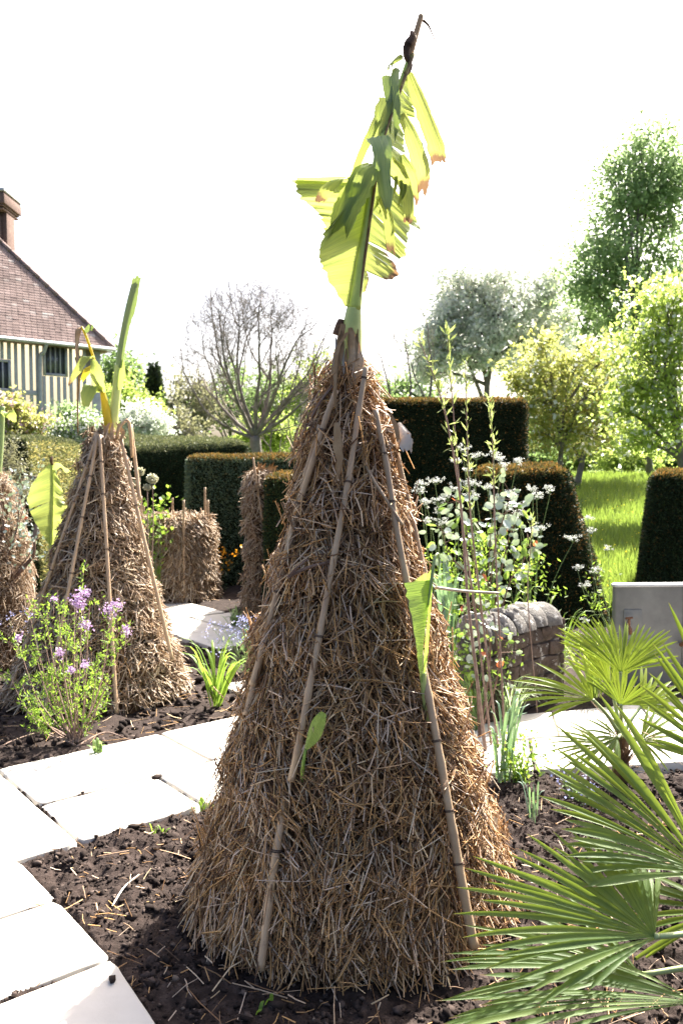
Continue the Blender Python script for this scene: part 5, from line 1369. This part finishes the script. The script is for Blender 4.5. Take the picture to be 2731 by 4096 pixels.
# second palm by the paving
P2 = G(2480, 3105)
palm2 = thing('fan_palm', 'smaller sunlit fan palm at the path edge before the tank', 'palm', P2)
m = MB(); m.tube([P2 + [0, 0, -.02], P2 + [0, 0, .10], P2 + [.01, 0, .22]], [.045, .04, .03], 10); m.build('trunk', M['palm_fibre'], palm2)
q2 = P2 + np.array([0, 0, .2]); d = float(P2[1])
frond(palm2, W(2480, 2690, d), q2, [W(2240, 2560, d + .1), W(2230, 2500, d + .12), W(2290, 2470, d + .15), W(2350, 2460, d + .15), W(2440, 2480, d + .15), W(2520, 2490, d + .15), W(2600, 2490, d + .12), W(2670, 2530, d + .1), W(2700, 2570, d + .05), W(2690, 2640, d)], 34, .024, 'palm_lime', nrm=(0, -.9, .45), joined=.28)
frond(palm2, W(2370, 2800, d - .1), q2, [W(2330, 2620, d), W(2200, 2640, d), W(2080, 2690, d), W(2030, 2720, d - .05), W(2040, 2760, d - .08), W(2130, 2810, d - .12), W(2180, 2860, d - .15)], 14, .026, 'palm_lime', nrm=(0, -.6, .8))
frond(palm2, W(2480, 2820, d - .15), q2, [W(2330, 2720, d - .1), W(2400, 2700, d - .1), W(2480, 2680, d - .1), W(2560, 2700, d - .1), W(2640, 2760, d - .12), W(2680, 2820, d - .15)], 20, .020, 'palm_lime', nrm=(0, -.9, .4), joined=.3)
frond(palm2, W(2440, 2740, d + .12), q2, [W(2250, 2640, d + .2), W(2270, 2540, d + .25), W(2360, 2500, d + .28), W(2470, 2510, d + .28), W(2570, 2540, d + .26), W(2640, 2600, d + .2)], 22, .019, 'palm_lime', nrm=(0, -.85, .5), joined=.28)
frond(palm2, W(2560, 2830, d + .1), q2, [W(2560, 2660, d + .25), W(2640, 2680, d + .25), W(2720, 2740, d + .25), W(2740, 2820, d + .2), W(2720, 2900, d + .15)], 12, .026, 'palm_lime', nrm=(0, -.8, .5))
frond(palm2, W(2560, 2960, d - .12), q2, [W(2600, 2820, d), W(2680, 2850, d - .02), W(2720, 2920, d - .06), W(2730, 3000, d - .12), W(2680, 3070, d - .18), W(2600, 3110, d - .2)], 12, .018, nrm=(0, -.6, .8))
frond(palm2, W(2470, 2950, d - .2), q2, [W(2360, 2850, d - .2), W(2330, 2920, d - .25), W(2350, 3000, d - .3), W(2400, 3070, d - .32), W(2480, 3090, d - .33)], 10, .016, nrm=(0, -.6, .8))
frond(palm2, W(2420, 2980, d - .1), q2, [W(2280, 2880, d), W(2220, 2930, d - .05), W(2200, 2990, d - .1), W(2230, 3060, d - .14), W(2290, 3100, d - .16)], 11, .016, nrm=(0, -.6, .8))
m = MB()
for k in range(46):
    a = rng.uniform(0, 6.28); r = rng.uniform(.1, .34); h = rng.uniform(.06, .34)
    m.ribbon(smooth_path([P2 + [0, 0, .02], P2 + [r * .5 * math.cos(a), r * .5 * math.sin(a), h * .8], P2 + [r * math.cos(a), r * math.sin(a), h * rng.uniform(.5, 1.1)]], 7), np.linspace(.012, .002, 7), (math.sin(a), -math.cos(a), 0), .1)
m.build('dead_leaves', M['palm_fibre'], palm2)

# ------------------------------------------------------------------ planting round the wall
M['leaf_euc'] = mat_islands('leaf_euc', [(0, (.16, .21, .17)), (.6, (.34, .40, .36)), (1, (.55, .60, .56))], .32, .6, .2, (.35, .45, .2), per_object=True)
M['leaf_fresh'] = leaf_mat('leaf_fresh', [(0, (.08, .16, .02)), (.6, (.15, .26, .035)), (1, (.24, .36, .06))], .5, (.34, .5, .06))
M['leaf_orange'] = leaf_mat('leaf_orange', [(0, (.34, .09, .045)), (1, (.52, .17, .08))], .4, (.6, .16, .05))
M['leaf_willow'] = leaf_mat('leaf_willow', [(0, (.14, .19, .06)), (.6, (.22, .28, .10)), (1, (.32, .37, .16))], .45, (.42, .50, .14))
M['leaf_blue'] = leaf_mat('leaf_blue', [(0, (.10, .17, .13)), (1, (.2, .3, .22))], .3, (.25, .4, .12))
M['stem_green'] = mat_noise('stem_green', [(.3, (.10, .15, .05)), (.7, (.18, .24, .09))], 20, 3, .6)

M['leaf_euc_green'] = mat_islands('leaf_euc_green', [(0, (.08, .15, .03)), (1, (.20, .31, .07))], .45, .4, .4, (.34, .5, .08), per_object=True)
M['leaf_orange'] = mat_islands('leaf_orange', [(0, (.34, .09, .045)), (1, (.52, .17, .08))], .45, .4, .4, (.6, .16, .05), per_object=True)
LEAF_ME = {}
def eucalyptus(label, foot, stems, n_leaf, ls, orange=.12, lmat='leaf_euc', green=0.0):
    t = thing('eucalyptus_shrub', label, 'shrub', foot)
    wood = MB(); A = {'silver': [], 'orange': [], 'green': []}
    for pts in stems:
        p = smooth_path(pts, 20); wood.tube(p, np.linspace(.007, .002, 20), 5)
        for k in range(n_leaf):
            i = rng.integers(5, 20); q = p[i]
            off_ = rng.normal(0, .05, 3); r = rng.uniform()
            A['orange' if r < orange * .32 else ('green' if r < orange * .32 + green else 'silver')].append((q + off_, off_ + rng.normal(0, .02, 3)))
            if k % 3 == 0: wood.tube([q, q + off_], .0015, 3, cap=False)
    wood.build('stem', M['bark_brown'], t, smooth=True)
    for key, mt in (('silver', lmat), ('orange', 'leaf_orange'), ('green', 'leaf_euc_green')):
        if mt not in LEAF_ME:      # one rounded leaf, one metre long, shared by every leaf of its kind
            ang = np.arange(10) * 2 * math.pi / 10
            V = [(.36 * math.sin(a) * (1 + .12 * math.cos(a)), .5 - .5 * math.cos(a), .05 * abs(math.sin(a))) for a in ang] + [(0, .5, -.05)]
            me = bpy.data.meshes.new('leaf'); me.from_pydata([tuple(map(float, v)) for v in V], [], [(k, (k + 1) % 10, 10) for k in range(10)])
            me.materials.append(M[mt]); LEAF_ME[mt] = me
        for (c, dv) in A[key]:
            o = bpy.data.objects.new('leaf', LEAF_ME[mt]); COL.objects.link(o); o.parent = t
            D_ = Vector(dv).normalized(); N_ = Vector(unit(1)[0] + np.array([0, -.5, .6])); S_ = D_.cross(N_).normalized(); N_ = S_.cross(D_)
            L_ = float(rng.uniform(.6, 1.2)) * ls; P_ = Vector(c) - Vector(t.location)
            o.matrix_local = Matrix(((S_.x * L_, D_.x * L_, N_.x * L_, P_.x), (S_.y * L_, D_.y * L_, N_.y * L_, P_.y), (S_.z * L_, D_.z * L_, N_.z * L_, P_.z), (0, 0, 0, 1)))
    return t
f0 = np.array([.98, 5.9, 0])
eucalyptus('silver round-leaved eucalyptus with orange young leaves behind the wall', f0,
   [[f0, W(1950, 2350, 5.8), W(1960, 2150, 5.7), W(1990, 1960, 5.6)], [f0, W(2000, 2300, 5.8), W(2050, 2100, 5.7), W(2080, 2010, 5.6)], [f0, W(1900, 2300, 5.8), W(1860, 2100, 5.75), W(1830, 2000, 5.7)],
    [f0, W(2030, 2350, 5.7), W(2090, 2250, 5.6), W(2110, 2150, 5.55)], [f0, W(1880, 2350, 5.8), W(1800, 2220, 5.8), W(1760, 2100, 5.8)], [f0, W(1970, 2250, 5.7), W(2010, 2080, 5.6), W(2040, 1990, 5.55)]], 46, .062, .11, green=.22)
f1 = np.array([.80, 4.86, 0])
eucalyptus('low eucalyptus sprig with green and orange leaves in front of the wall', f1,
   [[f1, W(1960, 2620, 4.85), W(1930, 2480, 4.85), W(1900, 2400, 4.85)], [f1, W(1990, 2700, 4.8), W(1985, 2560, 4.8), W(1970, 2450, 4.8)], [f1, W(1900, 2650, 4.9), W(1870, 2520, 4.9), W(1850, 2420, 4.9)]], 26, .045, .25, green=.45)
f2 = np.array([-2.72, 6.9, 0])
eucalyptus('grey-leaved shrub on a gnarled brown trunk at the left edge', f2,
   [[W(40, 2300, 6.75), W(60, 2150, 6.7), W(110, 2000, 6.7), W(150, 1900, 6.7)], [W(40, 2300, 6.75), W(20, 2150, 6.7), W(10, 2000, 6.7), W(30, 1900, 6.7)], [W(50, 2300, 6.7), W(110, 2230, 6.7), W(150, 2150, 6.7), W(160, 2080, 6.65)], [W(30, 2250, 6.7), W(70, 2100, 6.7), W(80, 1980, 6.6), W(95, 1920, 6.6)]], 70, .036, .03)
tr = thing('gnarled_trunk', 'gnarled brown branching trunk at the left edge', 'tree trunk', W(48, 2650, 6.75))
m = MB(); m.tube(smooth_path([W(52, 2660, 6.75), W(38, 2520, 6.75), W(30, 2420, 6.75), W(45, 2330, 6.75), W(35, 2260, 6.75)], 20), np.linspace(.05, .035, 20), 9)
m.tube(smooth_path([W(30, 2440, 6.75), W(0, 2400, 6.72), W(-30, 2330, 6.7)], 10), np.linspace(.04, .025, 10), 8)
m.tube(smooth_path([W(40, 2330, 6.75), W(95, 2270, 6.7), W(135, 2220, 6.68), W(140, 2160, 6.66)], 12), np.linspace(.022, .008, 12), 7)
m.tube(smooth_path([W(36, 2290, 6.75), W(10, 2180, 6.7), W(20, 2080, 6.7)], 10), np.linspace(.028, .010, 10), 7)
m.build('trunk', M['bark_brown'], tr, smooth=True)

def sapling(label, foot, pts, r, leaves_from, n, ls, mat='leaf_willow'):
    ls = ls * .8
    t = thing('willow_sapling', label, 'sapling', foot, 'slender willow stems right of the near wigwam')
    p = smooth_path(pts, 40); m = MB(); m.tube(p, np.linspace(r, .002, 40), 6); m.build('stem', M['twig'], t, smooth=True)
    k = rng.integers(int(40 * leaves_from), 40, n); c = p[k] + rng.normal(0, .006, (n, 3))
    m = MB(); m.leaves(c, rng.normal(0, .45, (n, 3)) + np.array([0, 0, .75]), unit(n), rng.uniform(.5, 1.2, n) * ls, rng.uniform(.16, .24, n) * ls, .2)
    tag(m.build('leaves', M[mat], t), kind='stuff')
fs = np.array([.80, 4.65, 0])
sapling('tallest willow stem, its bare lower half crossing the yew block', fs, [fs, W(1905, 2700, 4.65), W(1870, 2400, 4.65), W(1840, 2000, 4.65), W(1790, 1700, 4.6), W(1740, 1520, 4.6), W(1670, 1350, 4.6)], .011, .62, 60, .085)
sapling('willow stem right of the tallest one with upright pale leaves', fs + [.05, .1, 0], [fs + [.05, .1, 0], W(1900, 2450, 4.75), W(1850, 2100, 4.75), W(1825, 1800, 4.75), W(1800, 1500, 4.75), W(1790, 1330, 4.75)], .007, .5, 70, .08)
sapling('third willow stem, reaching above the flat yew block', fs + [.08, .05, 0], [fs + [.08, .05, 0], W(1920, 2400, 4.7), W(1880, 2050, 4.7), W(1868, 1750, 4.7), W(1860, 1450, 4.7)], .007, .5, 60, .075)
sapling('short willow stem with broad bright leaves before the yew block', fs + [.12, .05, 0], [fs + [.12, .05, 0], W(1985, 2300, 4.8), W(1975, 2000, 4.8), W(1970, 1800, 4.8), W(1955, 1600, 4.8)], .006, .55, 60, .075)
sapling('slim leafy stem against the rust- and sun-flecked yew', np.array([1.25, 5.35, 0]), [np.array([1.25, 5.35, 0]), W(2110, 2400, 5.4), W(2120, 2200, 5.4), W(2125, 2080, 5.4)], .004, .3, 40, .06)

M['umbel_flower'] = leaf_mat('umbel_flower', [(0, (.48, .50, .44)), (1, (.68, .69, .64))], .3)
def cow_parsley(label, foot, heads, lmat='leaf_fresh'):
    t = thing('cow_parsley', label, 'wild flower', foot, 'white cow parsley in the bed behind the wall')
    st, fl, lf = MB(), MB(), MB()
    foot = np.asarray(foot)
    for (hx, hy, hd) in heads:
        h = W(hx, hy, hd); j = foot * .35 + h * .65 + rng.normal(0, .03, 3) - [0, 0, .05]
        st.tube(smooth_path([foot + rng.normal(0, .02, 3) * [1, 1, 0], j, h - [0, 0, .04]], 10), np.linspace(.004, .002, 10), 4, cap=False)
        for k in range(11):
            u = h + rng.normal(0, .026, 3) * [1, 1, .5]; st.tube([h - [0, 0, .04], u], .001, 3, cap=False)
            n = 14; c = u + rng.normal(0, .008, (n, 3)) * [1, 1, .6]
            fl.leaves(c, unit(n), unit(n) + np.array([0, 0, 1.2]), .009, .009)
        n = 24; q = foot * (1 - .6) + h * .6
        lf.leaves(q + rng.normal(0, .05, (n, 3)), unit(n), unit(n), .045, .014)
    st.build('stem', M['stem_green'], t); tag(fl.build('flower_heads', M['umbel_flower'], t), kind='stuff'); tag(lf.build('leaves', M[lmat], t), kind='stuff')
cow_parsley('cow parsley with many white heads close to the near wigwam', np.array([.85, 6.5, 0]),
  [(1680, 1960, 6.3), (1700, 2010, 6.3), (1740, 1920, 6.4), (1760, 2040, 6.3), (1790, 1985, 6.4), (1720, 2080, 6.2), (1830, 1840, 6.5), (1750, 2000, 6.2), (1690, 1930, 6.4), (1770, 2090, 6.3), (1820, 1950, 6.4)])
cow_parsley('cow parsley with the highest white heads before the flat yew block', np.array([1.15, 6.6, 0]),
  [(1850, 1790, 6.5), (1905, 1820, 6.5), (1975, 1815, 6.6), (2010, 1860, 6.6), (2065, 1840, 6.6), (1880, 1870, 6.5), (1900, 1930, 6.5), (1860, 1930, 6.4), (1950, 1950, 6.5), (2000, 1830, 6.5), (1880, 1980, 6.4)])
cow_parsley('cow parsley in front of the rust- and sun-flecked yew face', np.array([1.45, 6.5, 0]),
  [(2050, 1970, 6.4), (2130, 1955, 6.5), (2200, 1950, 6.5), (2080, 2050, 6.4), (2160, 2110, 6.4), (2020, 2020, 6.3), (2060, 2080, 6.3), (2290, 2150, 6.6), (2145, 1980, 6.4)])
cow_parsley('thin cow parsley at the meadow side of the yew block', np.array([2.45, 7.6, 0]),
  [(2350, 2070, 7.8), (2365, 2120, 7.8), (2430, 2190, 8.2), (2310, 2270, 7.5), (2370, 2280, 7.6), (2330, 2480, 7.3), (2340, 2340, 7.4)])

def strap_plant(name, label, foot, n, h, w, mat, spread=.5, cat='plant', group=None, arch=.5):
    t = thing(name, label, cat, foot, group); foot = np.asarray(foot, float)
    for k in range(n):
        a = rng.uniform(0, 2 * math.pi); r = h * spread * rng.uniform(.2, 1.0); hh = h * rng.uniform(.55, 1.05)
        b = foot + np.array([rng.normal(0, .02), rng.normal(0, .02), -.01])
        e = np.array([math.cos(a), math.sin(a), 0])
        p = smooth_path([b, b + e * r * .25 + [0, 0, hh * .5], b + e * r * .6 + [0, 0, hh * .9], b + e * r + [0, 0, hh * (1.0 - arch * rng.uniform(0, .5) * r / h)]], 9)
        m = MB(); m.ribbon(p, np.array([.6, .8, .95, 1, 1, .9, .7, .45, .08]) * w * rng.uniform(.8, 1.1), (-math.sin(a), math.cos(a), 0), .18)
        m.build('leaf', M[mat], t, smooth=True)
    return t
g_ = G(868, 2815)
strap_plant('crocosmia_clump', 'tuft of bright green sword leaves at the corner of the far bed', g_, 24, .46, .022, 'leaf_fresh', .65)
strap_plant('daylily_clump', 'lime strap-leaved clump behind the stone wall coping', (1.15, 5.95, 0), 40, .78, .022, 'leaf_fresh', .6, arch=.9)
strap_plant('daylily_clump', 'arching lime leaves over the free end of the wall', (1.45, 6.1, 0), 30, .66, .020, 'leaf_lime', .7, arch=1.2)
strap_plant('iris_clump', 'blue-green upright leaves left of the eucalyptus behind the wall', (.75, 5.9, 0), 26, .95, .026, 'leaf_blue', .35)
strap_plant('grass_tuft', 'dark grassy tuft at the foot of the stone wall', (1.02, 5.12, 0), 44, .33, .008, 'leaf_green', .8, arch=1.0)
strap_plant('grass_tuft', 'grassy tuft between wall foot and near wigwam', (.80, 5.0, 0), 36, .36, .008, 'leaf_mid', .7, arch=1.0)
strap_plant('grass_tuft', 'rough grass tuft beyond the free end of the wall', (1.72, 5.75, 0), 60, .45, .012, 'leaf_lime', .8, arch=.9)
strap_plant('grass_tuft', 'rough grass tuft left of the metal tank foot', (1.62, 6.3, 0), 50, .5, .012, 'leaf_fresh', .8, arch=.9)
strap_plant('allium_shoots', 'blue-green onion-like leaves beside the right flank of the near wigwam', G(2010, 3120), 14, .46, .016, 'leaf_blue', .35)
strap_plant('bulb_shoots', 'thin upright bulb leaves in the soil right of the near wigwam', G(2125, 3270), 8, .24, .009, 'leaf_blue', .3)
strap_plant('fern_sprig', 'small green fern by the slim straw post foot', G(940, 2500), 16, .20, .03, 'leaf_green', .9, arch=1.2)
strap_plant('seedling', 'pair of tiny green leaves on the shaded soil', G(1055, 4035), 4, .04, .014, 'leaf_fresh', .8)
strap_plant('seedling', 'small weed on the soil before the path joint', G(635, 3330), 6, .05, .016, 'leaf_fresh', .8)
strap_plant('seedling', 'small weed at the path edge beside the near wigwam', G(815, 3235), 7, .06, .016, 'leaf_fresh', .8)
strap_plant('seedling', 'small weed under the purple-flowered shrub', G(395, 3010), 10, .09, .02, 'leaf_mid', .8)

def flowery(name, label, foot, n, h, spread, fmat, lmat, fs=.012, nf=9, ls=.03, cat='flowers', group=None, lean=(0, 0)):
    t = thing(name, label, cat, foot, group); foot = np.asarray(foot, float); st, fl, lf = MB(), MB(), MB()
    for k in range(n):
        e = foot + np.array([rng.normal(lean[0], spread), rng.normal(lean[1], spread), h * rng.uniform(.55, 1.05)])
        p = smooth_path([foot + rng.normal(0, spread * .3, 3) * [1, 1, 0], foot * .5 + e * .5 + rng.normal(0, .02, 3), e], 7)
        st.tube(p, np.linspace(.0025, .0012, 7), 3, cap=False)
        c = e + rng.normal(0, fs * 1.6, (nf, 3)); fl.leaves(c, unit(nf), unit(nf), fs, fs)
        i = rng.integers(0, 5, 8); lf.leaves(p[i] + rng.normal(0, .012, (8, 3)), rng.normal(0, .6, (8, 3)) + [0, 0, .5], unit(8), ls * rng.uniform(.6, 1.2, 8), ls * .3)
    st.build('stem', M['stem_green'], t); tag(fl.build('blossom', M[fmat], t), kind='stuff'); tag(lf.build('leaves', M[lmat], t), kind='stuff')
    return t
flowery('forget_me_nots', 'pale blue forget-me-nots at the bed edge left of the near wigwam', G(1010, 2690), 46, .42, .13, 'blue_flower', 'leaf_mid', .013, 10, .05)
flowery('weed_clump', 'fresh green weeds between the wall and the near wigwam', G(1905, 2880), 40, .50, .10, 'leaf_fresh', 'leaf_fresh', .03, 7, .06)
flowery('weed_clump', 'tall fresh green weeds behind the wall coping', np.array([.95, 5.75, 0]), 28, .85, .14, 'leaf_fresh', 'leaf_mid', .035, 7, .07)
flowery('wallflower', 'orange wallflowers in front of the green-faced hedge', W(880, 2400, 10.4) * [1, 1, 0], 12, .52, .09, 'orange_flower', 'leaf_dark', .035, 8, .10)
flowery('blue_flowers', 'small violet-blue flowers on the soil under the palm fronds', G(2310, 3195), 16, .10, .07, 'blue_flower', 'leaf_mid', .014, 5, .03)
flowery('forget_me_nots', 'pale blue flowers beside the gnarled trunk at the left edge', G(75, 2640), 36, .40, .14, 'blue_flower', 'leaf_blue', .015, 9, .06)
hy = thing('hydrangea', 'cream flower heads on bare stems right of the second wigwam', 'shrub', (float(W(590, 2300, 8.6)[0]), 8.6, 0))
hs, hf = MB(), MB()
for (x, y, r_) in ((610, 1915, .055), (560, 1885, .045), (545, 1935, .035), (590, 1950, .03)):
    e = W(x, y, 8.6 + rng.uniform(-.1, .1)); n = 420
    hf.leaves(e + unit(n) * (rng.uniform(.5, 1, n) * r_)[:, None] * [1, 1, .8], unit(n), unit(n), .022, .020)
    hs.tube(smooth_path([np.array([W(590, 2300, 8.6)[0], 8.6, 0]), e * [1, 1, .6], e], 8), np.linspace(.008, .004, 8), 5)
hs.build('stem', M['twig'], hy); tag(hf.build('flower_heads', M['cream_flower'], hy), kind='stuff')
flowery('green_sprig', 'young green stems against the straw drum top', np.array([W(640, 2300, 9.6)[0], 9.5, 0]), 10, 1.12, .05, 'leaf_fresh', 'leaf_fresh', .05, 14, .07)
flowery('weed_clump', 'light green weeds at the paving edge right of the near wigwam', G(2080, 3120), 22, .22, .09, 'leaf_fresh', 'leaf_fresh', .018, 8, .05)

# purple-flowered shrub in front of the second wigwam
ft = G(300, 2965)
ps = thing('lilac_shrub', 'lime-leaved shrub with purple flower clusters before the second wigwam', 'shrub', ft)
st, lf, fl = MB(), MB(), MB()
dS = float(ft[1])
tipsP = [(80, 2590), (40, 2700), (110, 2420), (185, 2470), (230, 2360), (300, 2370), (330, 2330), (360, 2400), (450, 2440), (470, 2520), (430, 2590), (390, 2650), (250, 2540), (310, 2560), (150, 2640), (90, 2740), (200, 2720), (280, 2700), (350, 2760), (180, 2560), (260, 2420), (140, 2780), (310, 2850), (240, 2800), (120, 2850), (400, 2800)]
for (x, y) in tipsP:
    e = W(x, y, dS + rng.uniform(-.22, .22)); md_ = ft * .5 + e * .5 + np.array([(e - ft)[0] * .15, 0, -.04])
    p = smooth_path([ft + rng.normal(0, .015, 3) * [1, 1, 0], md_, e], 14); st.tube(p, np.linspace(.006, .0015, 14), 4, cap=False)
    for b in range(7):
        i = rng.integers(5, 14); q = p[i]; tip = q + (e - ft) * rng.uniform(.08, .16) + rng.normal(0, .05, 3); st.tube([q, tip], .0012, 3, cap=False)
        n = 17; u = rng.uniform(0, 1, n)[:, None]; c = q * (1 - u) + tip * u + rng.normal(0, .010, (n, 3))
        lf.leaves(c, rng.normal(0, .6, (n, 3)) + [0, 0, .6], unit(n), rng.uniform(.016, .034, n), rng.uniform(.007, .012, n))
for (x, y, s_) in ((310, 2400, .035), (340, 2370, .03), (440, 2440, .04), (465, 2425, .03), (345, 2500, .03), (505, 2520, .025), (240, 2610, .025), (285, 2680, .02), (340, 2660, .025), (75, 2550, .02), (218, 2395, .015), (320, 2420, .03)):
    n = int(2600 * s_); c = W(x, y, dS - .12) + rng.normal(0, s_ * .5, (n, 3)); fl.leaves(c, unit(n), unit(n), .014, .012)
    st.tube([W(x, y, dS - .12), W(x - 5, y + 90, dS - .08)], .0015, 3, cap=False)
st.build('stem', M['twig'], ps); tag(lf.build('leaves', M['leaf_fresh'], ps), kind='stuff'); tag(fl.build('flower_clusters', M['purple_flower'], ps), kind='stuff')
# bare low branches sprawling on the soil by it
for (pts, lb) in (([G(300, 2980), W(180, 2930, 4.85), W(60, 2960, 4.7), W(0, 2990, 4.6)], 'bare brown twig sprawling left from the purple-flowered shrub'),
                  ([G(310, 2985), W(420, 2930, 4.9), W(520, 2960, 4.85), W(640, 3000, 4.7)], 'bare brown twig sprawling right from the purple-flowered shrub')):
    m = MB(); m.tube(smooth_path(pts, 16), np.linspace(.006, .003, 16), 5); tag(m.build('fallen_twig', M['twig'], None, smooth=True), lb, 'twig')
p = smooth_path([G(452, 3632) + [0, 0, .008], G(500, 3560) + [0, 0, .012], G(560, 3505) + [0, 0, .008]], 8)
m = MB(); m.ribbon(p, [.006, .008, .009, .009, .009, .008, .008, .007], (.8, .3, .2), .2); tag(m.build('dry_stem', M['pale_leaf']), 'bleached white dry stem lying on the soil left of the near wigwam', 'dry stem')
m = MB(); clods(m, np.array([.0]), np.array([2.3]), np.array([.02]))
v = ico * .0155 * np.array([1, 1, .8]) * (1 + .2 * rng.normal(size=(12, 1))) + G(452, 3935) + [0, 0, .013]
m = MB(); m.add(v, None, icf); tag(m.build('soil_lump', M['clod']), 'single lump of earth lying on the bottom left paving slab', 'soil lump')
